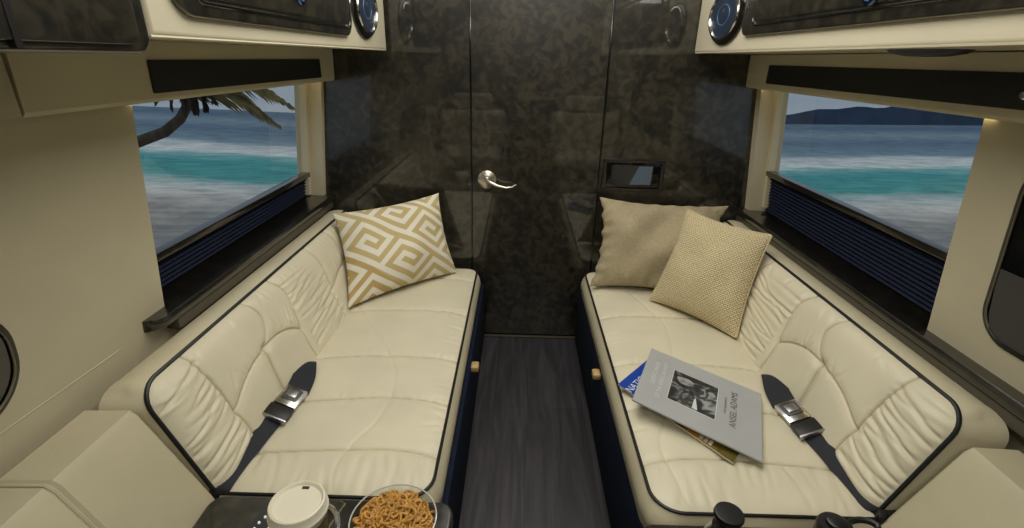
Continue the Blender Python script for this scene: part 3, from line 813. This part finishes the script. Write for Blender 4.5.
# ---------------------------------------------------------------- seat belts
def ribbon(mb, pts, w, nrm, th=.0022):
    """pts centre line; flat strap of width w"""
    pts = [Vector(p) for p in smooth_poly(pts, 5)]; V = []; F = []
    for i, p in enumerate(pts):
        d = (pts[min(i+1, len(pts)-1)]-pts[max(i-1, 0)]).normalized(); n = Vector(nrm).normalized(); s = d.cross(n).normalized(); n2 = s.cross(d)
        for a, b in ((-.5, -.5), (.5, -.5), (.5, .5), (-.5, .5)): V.append(p+s*w*a+n2*th*b)
    for i in range(len(pts)-1):
        for k in range(4): F.append((4*i+k, 4*i+(k+1) % 4, 4*i+4+(k+1) % 4, 4*i+4+k))
    F += [(0, 1, 2, 3), tuple(4*(len(pts)-1)+k for k in range(4))]
    mb.raw(V, F); return mb
def seatbelt(side, label):
    r = empty('seat_belt', (side*.675, 1.05, .40), label, 'seat belt', 'navy lap belts on the sofas')
    N = (-side*.35, 0, 1)
    m = MB(); ribbon(m, [(side*.722, 1.315, .388), (side*.700, 1.262, .410), (side*.676, 1.19, .412), (side*.668, 1.125, .410)], .062, (-side*.45, 0, 1), .003)
    m.build('upper_strap', WEB, r)
    m = MB(); ribbon(m, [(side*.680, 1.02, .406), (side*.690, .94, .404), (side*.700, .86, .400), (side*.708, .81, .388), (side*.716, .80, .36)], .040, (-side*.55, 0, 1), .003)
    m.build('lower_strap', WEB, r)
    def frame(p, q):
        d = (Vector(q)-Vector(p)).normalized(); n = Vector(N).normalized(); s = d.cross(n).normalized(); n = s.cross(d)
        M_ = Matrix((s, d, n)).transposed().to_4x4(); M_.translation = Vector(p); return M_
    Fm = frame((side*.672, 1.085, .412), (side*.666, 1.14, .412))
    bk = MB().box((-.030, -.032, -.004), (.030, .040, .010), .004, 2, Fm).build('buckle', CHROME, r)
    MB().box((-.021, -.012, .009), (.021, .030, .0130), .002, 2, Fm).build('buckle_bezel', mat('grey_bezel', (70, 70, 70), .4), bk)
    MB().box((-.014, -.004, .012), (.014, .023, .016), .002, 2, Fm).build('release_button', STEEL, bk)
    ad = MB().box((-.032, -.080, -.003), (.032, -.034, .009), .004, 2, Fm).build('adjuster', BLACK, r)
    MB().box((-.034, -.083, -.002), (.034, -.077, .010), .002, 2, Fm).build('adjuster_edge', STEEL, ad)
    return r
seatbelt(-1, 'navy lap belt with chrome buckle lying on the left sofa')
seatbelt(1, 'navy lap belt with chrome buckle lying on the right sofa')
rt = empty('belt_retractor', (.735, .775, .30), 'black ribbed seat belt retractor tucked between right sofa and armrest', 'belt retractor')
m = MB(); m.box((.705, .777, .30), (.80, .797, .40), .008); m.build('housing', BLACK, rt)
m = MB()
for k in range(6): m.box((.705+k*.013, .774, .34), (.711+k*.013, .79, .403), .002)
m.build('ribs', BLACK, rt)

# ---------------------------------------------------------------- pillows
def pillow(name, corners, thick, material, label, pattern=None, n=90, seed=0, size=.45, piping=None, wrinkle=.004, pinch=.06, ruffle=0):
    """corners TL TR BR BL in world space"""
    TL, TR, BR, BL = [np.array(c, float) for c in corners]
    rs = np.random.default_rng(seed)
    u = np.linspace(-1, 1, n); U, Vv = np.meshgrid(u, u, indexing='ij')
    # concave sides between pointed corners
    Up = U*(1-pinch*(1-Vv**2)**1.0*np.abs(U)**2); Vp = Vv*(1-pinch*(1-U**2)**1.0*np.abs(Vv)**2)
    if ruffle:
        Up = Up + ruffle*np.sin(Vv*17+seed)*np.clip(np.abs(U)-.85, 0, 1)/.15*np.sign(U)*.5 + ruffle*.6*np.sin(Vv*31+2)*np.clip(np.abs(U)-.9, 0, 1)/.1*np.sign(U)*.4
    s = (Up+1)/2; t = (Vp+1)/2
    base = (BL[None, None]*((1-s)*(1-t))[..., None]+BR[None, None]*(s*(1-t))[..., None]+TL[None, None]*((1-s)*t)[..., None]+TR[None, None]*(s*t)[..., None])
    nrm = np.cross((BR+TR-BL-TL), (TL+TR-BL-BR)); nrm /= np.linalg.norm(nrm)
    if nrm[1] > 0: nrm = -nrm
    prof = (np.clip(1-np.abs(U)**2.1, 0, 1)*np.clip(1-np.abs(Vv)**2.1, 0, 1))**.62
    w = np.zeros_like(U)
    for k in range(9):
        a = rs.uniform(0, PI); f = rs.uniform(3, 9); ph = rs.uniform(0, 6)
        w += np.sin(f*(U*math.cos(a)+Vv*math.sin(a))+ph+1.3*np.sin(2.1*U+ph))
    w = w/9*wrinkle*3
    edge = np.exp(-((1-np.maximum(np.abs(U), np.abs(Vv)))/.16)**2)
    puck = np.where(np.abs(U) > np.abs(Vv), np.sin(Vv*24+seed), np.sin(U*24+seed))*edge*wrinkle*.9*prof
    V = []; F = []
    Hf = prof*thick*.5 + (w*prof + puck)
    Hb = prof*thick*.5
    front = base+nrm*Hf[..., None]; back = base-nrm*Hb[..., None]
    V = list(front.reshape(-1, 3)); nn = n*n
    F = [(i*n+j, (i+1)*n+j, (i+1)*n+j+1, i*n+j+1) for i in range(n-1) for j in range(n-1)]
    bid = {}
    for i in range(n):
        for j in range(n):
            if i in (0, n-1) or j in (0, n-1): bid[(i, j)] = i*n+j
            else: bid[(i, j)] = len(V); V.append(back[i, j])
    F += [(bid[(i, j)], bid[(i, j+1)], bid[(i+1, j+1)], bid[(i+1, j)]) for i in range(n-1) for j in range(n-1)]
    me = bpy.data.meshes.new(name)
    cen = (TL+TR+BR+BL)/4; cen = np.array([cen[0], cen[1], min(BR[2], BL[2])])
    me.from_pydata([tuple(map(float, np.array(v)-cen)) for v in V], [], F); me.update()
    uvl = me.uv_layers.new(name='UVMap')
    uvv = np.zeros((len(V), 2)); uvv[:nn, 0] = ((U+1)/2).reshape(-1); uvv[:nn, 1] = ((Vv+1)/2).reshape(-1)
    for (i, j), k in bid.items(): uvv[k] = ((u[i]+1)/2, (u[j]+1)/2)
    li = np.zeros(len(me.loops), int); me.loops.foreach_get('vertex_index', li)
    uvl.data.foreach_set('uv', uvv[li].reshape(-1))
    if pattern:
        ca = me.color_attributes.new('pattern', 'FLOAT_COLOR', 'POINT')
        cols = np.array([pattern(a, b) for a, b in uvv]); ca.data.foreach_set('color', cols.reshape(-1))
    me.polygons.foreach_set('use_smooth', [True]*len(me.polygons)); me.materials.append(material)
    o = bpy.data.objects.new(name, me); o.location = tuple(cen); link(o); tag(o, label, 'pillow', 'throw pillows')
    if piping:
        idx = [(i, 0) for i in range(n)]+[(n-1, j) for j in range(1, n)]+[(i, n-1) for i in range(n-2, -1, -1)]+[(0, j) for j in range(n-2, 0, -1)]
        m_ = MB(); m_.tube([tuple(base[i, j]) for i, j in idx[::3]], .0032, 6, closed=True); 
        for v_ in m_.bm.verts: pass
        m_.build('piping', piping, o)
    return o

KEY = ["11111110", "10000010", "10111010", "10101010", "10101010", "10100010", "10111110", "10000000"]
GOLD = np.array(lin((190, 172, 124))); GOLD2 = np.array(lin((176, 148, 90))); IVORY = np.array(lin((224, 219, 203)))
def keypat(u, v):
    L = .47; c = .0235
    p = (u+v)*L/math.sqrt(2)+.016; q = (u-v)*L/math.sqrt(2)+.02
    i = int(math.floor(q/c)) % 8; j = int(math.floor((p)/c)) % 8
    w = KEY[i][j] == '1'
    # warmer gold towards the lower left, the weaker light there painted into the colour
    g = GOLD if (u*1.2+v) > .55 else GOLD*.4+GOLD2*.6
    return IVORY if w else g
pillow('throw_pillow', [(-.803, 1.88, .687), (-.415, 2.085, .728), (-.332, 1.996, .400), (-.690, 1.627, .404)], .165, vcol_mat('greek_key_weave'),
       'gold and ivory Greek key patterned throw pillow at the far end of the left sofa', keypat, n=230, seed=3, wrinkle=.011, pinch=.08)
pillow('throw_pillow', [(.278, 2.09, .728), (.815, 2.06, .712), (.68, 1.80, .400), (.233, 1.875, .404)], .20, fabric_mat('linen_fabric', (140, 127, 98), (200, 187, 155), 55, .6, True),
       'plain beige linen throw pillow leaning on the dark bulkhead behind the woven pillow', n=140, seed=11, wrinkle=.024, pinch=.11, ruffle=.03)
pillow('throw_pillow', [(.582, 1.87, .744), (.808, 1.65, .722), (.684, 1.492, .402), (.454, 1.772, .404)], .155, fabric_mat('woven_fabric', (158, 138, 92), (236, 222, 182), 34, 1.0, False),
       'beige basket weave throw pillow with piped edge in front of the linen pillow', n=120, seed=5, wrinkle=.006, pinch=.07, piping=mat('pillow_piping', (200, 184, 146), .8))

# ---------------------------------------------------------------- magazines
def text_mesh(name, s, size, M_, material, parent, shear=0, sx=1):
    cu = bpy.data.curves.new(name, 'FONT'); cu.body = s; cu.size = size; cu.extrude = .0; cu.shear = shear; cu.align_x = 'CENTER'; cu.align_y = 'CENTER'
    t = bpy.data.objects.new('t', cu); COL.objects.link(t)
    dg = bpy.context.evaluated_depsgraph_get(); me = bpy.data.meshes.new_from_object(t.evaluated_get(dg))
    bpy.data.objects.remove(t); me.transform(Matrix.Diagonal((sx, 1, 1, 1))); me.transform(M_)
    me.materials.clear(); me.materials.append(material)
    o = bpy.data.objects.new(name, me); return link(o, parent)

def mag_frame(A, B, z, tilt=0):
    """local x from A towards B, local y to the left of it, flat at height z"""
    d = Vector((B[0]-A[0], B[1]-A[1], 0)).normalized(); n = Vector((0, 0, 1)); s = n.cross(d)
    M_ = Matrix((d, s, n)).transposed().to_4x4(); M_.translation = Vector((A[0], A[1], z)); return M_
def photo_mat():
    m = bpy.data.materials.new('bw_landscape_print'); m.use_nodes = True
    N = m.node_tree.nodes; L = m.node_tree.links; b = N['Principled BSDF']; b.inputs['Roughness'].default_value = .35
    tc = N.new('ShaderNodeTexCoord'); n = N.new('ShaderNodeTexNoise'); n.inputs['Scale'].default_value = 26; n.inputs['Detail'].default_value = 7; n.inputs['Distortion'].default_value = .8
    L.new(tc.outputs['Object'], n.inputs['Vector']); r = N.new('ShaderNodeValToRGB'); e = r.color_ramp.elements
    e[0].position = .46; e[0].color = lin((34, 36, 37)); e[1].position = .66; e[1].color = lin((150, 152, 150)); k = e.new(.55); k.color = lin((60, 62, 62))
    L.new(n.outputs['Fac'], r.inputs['Fac']); L.new(r.outputs['Color'], b.inputs['Base Color']); return m
SILVER = mat('silver_cover', (168, 170, 170), .4, spec=.5, var=.03, vscale=9)
ZM = .4035
# lower magazine: blue to gold cover
A2, B2 = (.232, 1.205), (.452, .906)
F2 = Matrix(((.220/.371, .66, 0, .228), (-.299/.371, .75, 0, 1.207), (0, 0, 1, ZM-.004), (0, 0, 0, 1)))
lm = empty('magazine', (A2[0], A2[1], ZM-.004), 'blue and gold covered magazine lying partly under the silver one', 'magazine')
Lw, Hw = .366, .185
m = MB(); m.box((0, 0, 0), (Lw, Hw, .004), .0005, 1, F2); m.build('pages', mat('paper_edges', (205, 200, 182), .7), lm)
def bluegold():
    m = bpy.data.materials.new('blue_gold_cover'); m.use_nodes = True
    N = m.node_tree.nodes; L = m.node_tree.links; b = N['Principled BSDF']; b.inputs['Roughness'].default_value = .3
    a = N.new('ShaderNodeAttribute'); a.attribute_name = 'along'; tc = N.new('ShaderNodeTexCoord'); n = N.new('ShaderNodeTexNoise'); n.inputs['Scale'].default_value = 60; n.inputs['Detail'].default_value = 5
    L.new(tc.outputs['Object'], n.inputs['Vector']); r = N.new('ShaderNodeValToRGB'); e = r.color_ramp.elements
    e[0].position = .0; e[0].color = lin((26, 66, 158)); e[1].position = 1; e[1].color = lin((92, 84, 40))
    for p_, c_ in ((.42, (26, 66, 158)), (.47, (28, 62, 78)), (.53, (34, 62, 60)), (.55, (150, 112, 34)), (.78, (204, 148, 50)), (.86, (128, 106, 44))): k = e.new(p_); k.color = lin(c_)
    mx = N.new('ShaderNodeMath'); mx.operation = 'MULTIPLY_ADD'; mx.inputs[1].default_value = .02; L.new(n.outputs['Fac'], mx.inputs[0]); L.new(a.outputs['Fac'], mx.inputs[2])
    L.new(mx.outputs[0], r.inputs['Fac']); r2 = N.new('ShaderNodeValToRGB'); r2.color_ramp.elements[0].position = .4; r2.color_ramp.elements[0].color = (.62, .62, .62, 1); r2.color_ramp.elements[1].position = .55; r2.color_ramp.elements[1].color = (1, 1, 1, 1)
    L.new(n.outputs['Fac'], r2.inputs['Fac']); mm = N.new('ShaderNodeMix'); mm.data_type = 'RGBA'; mm.blend_type = 'MULTIPLY'
    mth = N.new('ShaderNodeMath'); mth.operation = 'GREATER_THAN'; mth.inputs[1].default_value = .44; L.new(a.outputs['Fac'], mth.inputs[0]); L.new(mth.outputs[0], mm.inputs['Factor'])
    L.new(r.outputs['Color'], mm.inputs[6]); L.new(r2.outputs['Color'], mm.inputs[7]); L.new(mm.outputs[2], b.inputs['Base Color']); return m
V = []; F = []
for i in range(41):
    for y in (0, Hw): V.append(F2 @ Vector((Lw*i/40, y, .0044)))
for i in range(40): F.append((2*i, 2*i+2, 2*i+3, 2*i+1))
cv = build('cover', V, F, bluegold(), lm, smooth=False, local=False)
at_ = cv.data.attributes.new('along', 'FLOAT', 'POINT'); at_.data.foreach_set('value', [(i//2)/40 for i in range(82)])
def Tm(Fr, x, y, rot, zoff, parent):
    return Matrix.Translation(-root_loc(parent)) @ Fr @ Matrix.Translation((x, y, zoff)) @ Matrix.Rotation(rot, 4, 'Z')
WHT = mat('white_print', (215, 218, 222), .5); YEL = mat('yellow_print', (222, 180, 60), .5)
text_mesh('title_lettering', 'NATIONAL PARKS', .034, Tm(F2, .040, .118, PI/2, .0049, lm), WHT, lm, sx=.85)
text_mesh('subtitle_lettering', 'THE WEST', .030, Tm(F2, .074, .075, PI/2, .0049, lm), YEL, lm, sx=.9)
m = MB()
for k in range(3): m.box((.270+k*.013, .005, .0044), (.278+k*.013, .026, .0050), 0, M=F2)
m.build('caption_bars', WHT, lm, smooth=False)
# upper magazine: silver cover
A1, B1 = (.255, 1.145), (.519, .919)
A1 = (.240, 1.087)
F1 = Matrix(((.267/.347, .116/.286, 0, .240), (-.184/.347, .265/.286, 0, 1.087), (-.026/.347, -.004/.286, 1, .438), (0, 0, 0, 1)))
um = empty('magazine', (A1[0], A1[1], .438), 'large silver magazine with black and white landscape photo lying on the right sofa', 'magazine')
Lw, Hw = .347, .286
m = MB(); m.box((0, 0, 0), (Lw, Hw, .005), .0006, 1, F1); m.build('cover', SILVER, um)
m = MB(); m.box((.088, .072, .005), (.226, .222, .0054), 0, M=F1); m.build('photo_border', mat('dark_border', (205, 206, 204), .4), um, smooth=False)
m = MB(); m.box((.090, .074, .0054), (.224, .220, .0058), 0, M=F1); ph = m.build('landscape_photo', photo_mat(), um, smooth=False)
pale = mat('pale_print', (206, 208, 208), .4)
m = MB(); cx, cy = .108, .175; V = [(cx+.034*math.cos(a)*(1+.12*math.sin(3*a)), cy+.019*math.sin(a)*(1+.15*math.cos(2*a)), .0060) for a in np.linspace(0, 2*PI, 26, endpoint=False)]
V = [((x-.0)*1, y, z) for x, y, z in V]
V = [(max(.0925, .128+(x-.108)*.72), min(.2165, y+.008), z) for x, y, z in V]
m.raw([F1 @ Vector(v) for v in V], [tuple(range(len(V)))]); m.build('pale_hill', mat('pale_rock_print', (160, 162, 160), .4, var=.3, vscale=60), ph, smooth=False)
m = MB(); m.raw([F1 @ Vector(v) for v in ((.160, .078, .0060), (.176, .078, .0060), (.166, .128, .0060), (.162, .118, .0060))], [(0, 1, 2, 3)]); m.build('pale_stream', pale, ph, smooth=False)
GP = mat('grey_print', (86, 88, 88), .4)
text_mesh('title_lettering', 'CLASSIC IMAGES', .0175, Tm(F1, .037, .165, PI/2, .0056, um), pale, um, sx=.9)
text_mesh('subtitle_lettering', 'OF THE AMERICAN WEST', .0175, Tm(F1, .062, .146, PI/2, .0056, um), pale, um, sx=.9)
text_mesh('author_lettering', 'ANSEL ADAMS', .026, Tm(F1, .272, .155, PI/2, .0056, um), GP, um, sx=.95)
text_mesh('byline_lettering', 'PHOTOGRAPHS BY', .0085, Tm(F1, .249, .158, PI/2, .0056, um), GP, um)

# ---------------------------------------------------------------- two cab seats behind the camera (mirrored in the bulkhead gloss)
def cab_seat(x, label):
    r = empty('cab_seat', (x, -.6, 0), label, 'seat', 'grey cab seats')
    MB().box((x-.29, -.75, .32), (x+.29, -.22, .46), .05, 4).build('seat', GREYSEAT, r)
    MB().box((x-.33, -.84, .42), (x+.33, -.68, .80), .07, 5).build('backrest', GREYSEAT, r)
    MB().box((x-.19, -.81, .81), (x+.19, -.70, .95), .035, 4).build('headrest', GREYSEAT, r)
    MB().box((x-.2, -.7, 0), (x+.2, -.3, .33), .02).build('pedestal', BLACKM, r)
cab_seat(-.53, 'grey cab seat with headrest reflected left in the glossy bulkhead')
cab_seat(.56, 'grey cab seat with headrest reflected right in the glossy bulkhead')

# ---------------------------------------------------------------- outside: sea, hills, palm, sky
def sea_mat():
    m = bpy.data.materials.new('sea_and_beach'); m.use_nodes = True
    N = m.node_tree.nodes; L = m.node_tree.links; b = N['Principled BSDF']; b.inputs['Roughness'].default_value = .6; b.inputs['Specular IOR Level'].default_value = .1
    tc = N.new('ShaderNodeTexCoord'); sp = N.new('ShaderNodeSeparateXYZ'); L.new(tc.outputs['Object'], sp.inputs[0])
    k = N.new('ShaderNodeMath'); k.operation = 'ABSOLUTE'; L.new(sp.outputs[0], k.inputs[0])
    t = N.new('ShaderNodeMath'); t.operation = 'MULTIPLY_ADD'; t.inputs[1].default_value = -.155; L.new(k.outputs[0], t.inputs[0]); L.new(sp.outputs[1], t.inputs[2])
    mp = N.new('ShaderNodeMapping'); mp.inputs['Scale'].default_value = (.22, .45, 1); L.new(tc.outputs['Object'], mp.inputs['Vector'])
    n = N.new('ShaderNodeTexNoise'); n.inputs['Scale'].default_value = 1.1; n.inputs['Detail'].default_value = 7; n.inputs['Roughness'].default_value = .65; L.new(mp.outputs[0], n.inputs['Vector'])
    nm = N.new('ShaderNodeMath'); nm.operation = 'MULTIPLY_ADD'; nm.inputs[1].default_value = 3.2; L.new(n.outputs['Fac'], nm.inputs[0]); L.new(t.outputs[0], nm.inputs[2])
    mr = N.new('ShaderNodeMapRange'); mr.inputs['From Min'].default_value = 11.6; mr.inputs['From Max'].default_value = 51.6; L.new(nm.outputs[0], mr.inputs['Value'])
    r = N.new('ShaderNodeValToRGB'); e = r.color_ramp.elements
    # position = (t-10)/40
    e[0].position = 0; e[0].color = lin((205, 198, 184)); e[1].position = 1; e[1].color = lin((122, 136, 142))
    for p_, c_ in ((.06, (150, 146, 138)), (.13, (160, 155, 146)), (.18, (214, 208, 196)), (.215, (196, 204, 196)), (.25, (84, 164, 156)), (.33, (70, 160, 156)), (.37, (140, 190, 182)), (.39, (228, 228, 220)), (.45, (206, 210, 206)), (.48, (126, 148, 158)), (.6, (92, 118, 136)), (.7, (130, 148, 156)), (.8, (84, 110, 130))):
        q = e.new(p_); q.color = lin(c_)
    L.new(mr.outputs[0], r.inputs['Fac'])
    mp3 = N.new('ShaderNodeMapping'); mp3.inputs['Scale'].default_value = (.5, 1.6, 1); L.new(tc.outputs['Object'], mp3.inputs['Vector'])
    n3 = N.new('ShaderNodeTexNoise'); n3.inputs['Scale'].default_value = 1.3; n3.inputs['Detail'].default_value = 9; n3.inputs['Roughness'].default_value = .7; L.new(mp3.outputs[0], n3.inputs['Vector'])
    r3 = N.new('ShaderNodeValToRGB'); r3.color_ramp.elements[0].position = .35; r3.color_ramp.elements[0].color = (.72, .75, .78, 1); r3.color_ramp.elements[1].position = .62; r3.color_ramp.elements[1].color = (1.35, 1.3, 1.25, 1); L.new(n3.outputs['Fac'], r3.inputs['Fac'])
    mm = N.new('ShaderNodeMix'); mm.data_type = 'RGBA'; mm.blend_type = 'MULTIPLY'; mm.inputs['Factor'].default_value = 1
    L.new(r.outputs['Color'], mm.inputs[6]); L.new(r3.outputs['Color'], mm.inputs[7]); L.new(mm.outputs[2], b.inputs['Base Color'])
    return m
# ground plane whose far edge is the waterline under the hills
V = [(-90, -20, -4), (90, -20, -4), (90, 45.5+13.9, -4), (0, 45.5, -4), (-90, 45.5+13.9, -4)]
tag(build('ground', V, [(0, 1, 2, 3, 4)], sea_mat(), smooth=False), kind='structure')
# distant hill ridge
m = MB(); pts = []; n_ = 70
for i in range(n_+1):
    x = 8+75*i/n_; y = 47+.155*x
    hgt = .9+.55*math.sin(x*.16+.2)+.25*math.sin(x*.41+1)+.10*math.sin(x*1.3) + max(0, (x-18))*.035
    pts.append((x, y, hgt))
V = [(x, y, -6) for x, y, h_ in pts]+[(x, y+2, -4+h_) for x, y, h_ in pts]+[(x, y+7, -4.1) for x, y, h_ in pts]
F = [(i, i+1, n_+2+i, n_+1+i) for i in range(n_)]+[(n_+1+i, n_+2+i, 2*n_+3+i, 2*n_+2+i) for i in range(n_)]
m.raw(V, F); tag(m.build('hills', mat('blue_hills', (44, 66, 92), .9, var=.2, vscale=.6)), 'dark blue hills across the bay beyond the right window', 'hills', kind='structure')

# palm tree
pt = empty('palm_tree', (-5.3, 6, -4), 'leaning palm tree on the beach beyond the left window', 'palm tree')
BARK = mat('palm_bark', (78, 66, 50), .9, bump=.5, bscale=20, var=.3, vscale=9)
FR = mat('palm_frond', (142, 128, 74), .7, var=.4, vscale=5); FRD = mat('dry_frond', (44, 40, 26), .8, var=.3, vscale=5)
m = MB(); m.tube([(-6.6, 6, -4), (-6.2, 6, -2.2), (-5.6, 6, -.5), (-4.75, 6, .20), (-4.28, 6, .365), (-4.06, 6, .52), (-3.92, 6, .70), (-3.86, 6, .80)], [.12, .10, .085, .07, .06, .055, .05, .045], 10); m.build('trunk', BARK, pt)
crown = Vector((-3.88, 6, .80))
def frond(ctrl, L0, material, name, droop=.25, n=44, width=.022):
    m = MB(); P_ = [Vector(v) for v in smooth_poly(ctrl, 12)]; m.tube([tuple(p) for p in P_], [.014*(1-.8*i/len(P_)) for i in range(len(P_))], 5)
    for i in range(n):
        f = (i+1)/(n+1); k = min(int(f*(len(P_)-1)), len(P_)-2); p = P_[k]; d = (P_[k+1]-P_[k]).normalized()
        for sgn in (-1, 1):
            side_v = d.cross(Vector((0, 0, 1))).normalized()*sgn
            ln = L0*math.sin(PI*min(.97, .12+f*.86))*random.uniform(.8, 1.1)+.03
            dirv = (side_v*.35+d*.75+Vector((0, 0, -.55*random.uniform(.6, 1.4)))).normalized()
            if sgn > 0: dirv = (side_v*.35+d*.9+Vector((0, 0, .35*random.uniform(-.3, 1)))).normalized()
            e1 = p+dirv*ln*.6; e2 = e1+(dirv+Vector((0, 0, -droop))).normalized()*ln*.4
            w = dirv.cross(Vector((0, 1, .2))).normalized()*width*.5
            m.raw([p-w*.5, p+w*.5, e1+w, e1-w, e2], [(0, 1, 2, 3), (3, 2, 4)])
    return m.build(name, material, pt, smooth=False)
random.seed(21)
frond([(-3.88, 6, .80), (-3.6, 5.98, .84), (-3.25, 5.95, .76), (-2.84, 5.9, .47)], .36, FR, 'frond', n=75, width=.03)
frond([(-3.88, 6, .80), (-3.6, 5.9, .98), (-3.1, 5.8, .98), (-2.55, 5.7, .70)], .36, FR, 'frond', n=70, width=.03)
frond([(-3.88, 6, .80), (-4.1, 6, 1.05), (-4.5, 6.1, 1.15), (-5.1, 6.2, .95)], .3, FRD, 'frond')
frond([(-3.88, 6, .80), (-3.9, 6.4, 1.1), (-3.9, 6.9, 1.2), (-3.8, 7.6, 1.0)], .3, FR, 'frond')
for k, (dx, dz) in enumerate(((-.36, -.02), (-.20, -.12), (-.06, -.18), (.08, -.16), (.20, -.12), (.30, .0))):
    frond([(-3.88, 6, .80), (-3.88+dx*.55, 5.95, .86), (-3.88+dx*.9, 5.93, .80+dz*.4), (-3.88+dx, 5.92, .74+dz)], .14, FRD, 'dead_frond', n=34, width=.024)

# world: soft overcast sky gradient
w = bpy.data.worlds.new('sky'); SC.world = w; w.use_nodes = True
N = w.node_tree.nodes; L = w.node_tree.links; bg = N['Background']
tc = N.new('ShaderNodeTexCoord'); sp = N.new('ShaderNodeSeparateXYZ'); L.new(tc.outputs['Generated'], sp.inputs[0])
mr = N.new('ShaderNodeMapRange'); mr.inputs['From Min'].default_value = -.25; mr.inputs['From Max'].default_value = .6; L.new(sp.outputs[2], mr.inputs['Value'])
mp = N.new('ShaderNodeMapping'); mp.inputs['Scale'].default_value = (1.2, 1.2, 16); L.new(tc.outputs['Generated'], mp.inputs['Vector'])
nn_ = N.new('ShaderNodeTexNoise'); nn_.inputs['Scale'].default_value = 2.2; nn_.inputs['Detail'].default_value = 5; L.new(mp.outputs[0], nn_.inputs['Vector'])
ad = N.new('ShaderNodeMath'); ad.operation = 'MULTIPLY_ADD'; ad.inputs[1].default_value = .16; L.new(nn_.outputs['Fac'], ad.inputs[0]); L.new(mr.outputs[0], ad.inputs[2])
r = N.new('ShaderNodeValToRGB'); e = r.color_ramp.elements; e[0].position = .1; e[0].color = lin((110, 122, 134)); e[1].position = 1; e[1].color = lin((150, 160, 172))
q = e.new(.28); q.color = lin((124, 134, 144)); q = e.new(.36); q.color = lin((108, 121, 134))
L.new(ad.outputs[0], r.inputs['Fac']); L.new(r.outputs['Color'], bg.inputs['Color']); bg.inputs['Strength'].default_value = 1.3

# ---------------------------------------------------------------- lights
def area(name, loc, rot, sx, sy, power, color):
    l = bpy.data.lights.new(name, 'AREA'); l.shape = 'RECTANGLE'; l.size = sx; l.size_y = sy; l.energy = power; l.color = color
    o = bpy.data.objects.new(name, l); o.location = loc; o.rotation_euler = rot; COL.objects.link(o); return o
area('ceiling_light', (0, 1.25, 1.88), (0, 0, 0), .7, 1.7, 19, (1, .96, .88))
area('rear_fill', (0, -.45, 1.885), (math.radians(14), 0, 0), 1.0, .45, 14, (1, .96, .88))  # unseen fill added behind the camera to brighten the view from the front

SC.view_settings.view_transform = 'Standard'
SC.view_settings.look = 'None'; SC.view_settings.exposure = 0; SC.view_settings.gamma = 1
SC.cycles.max_bounces = 8
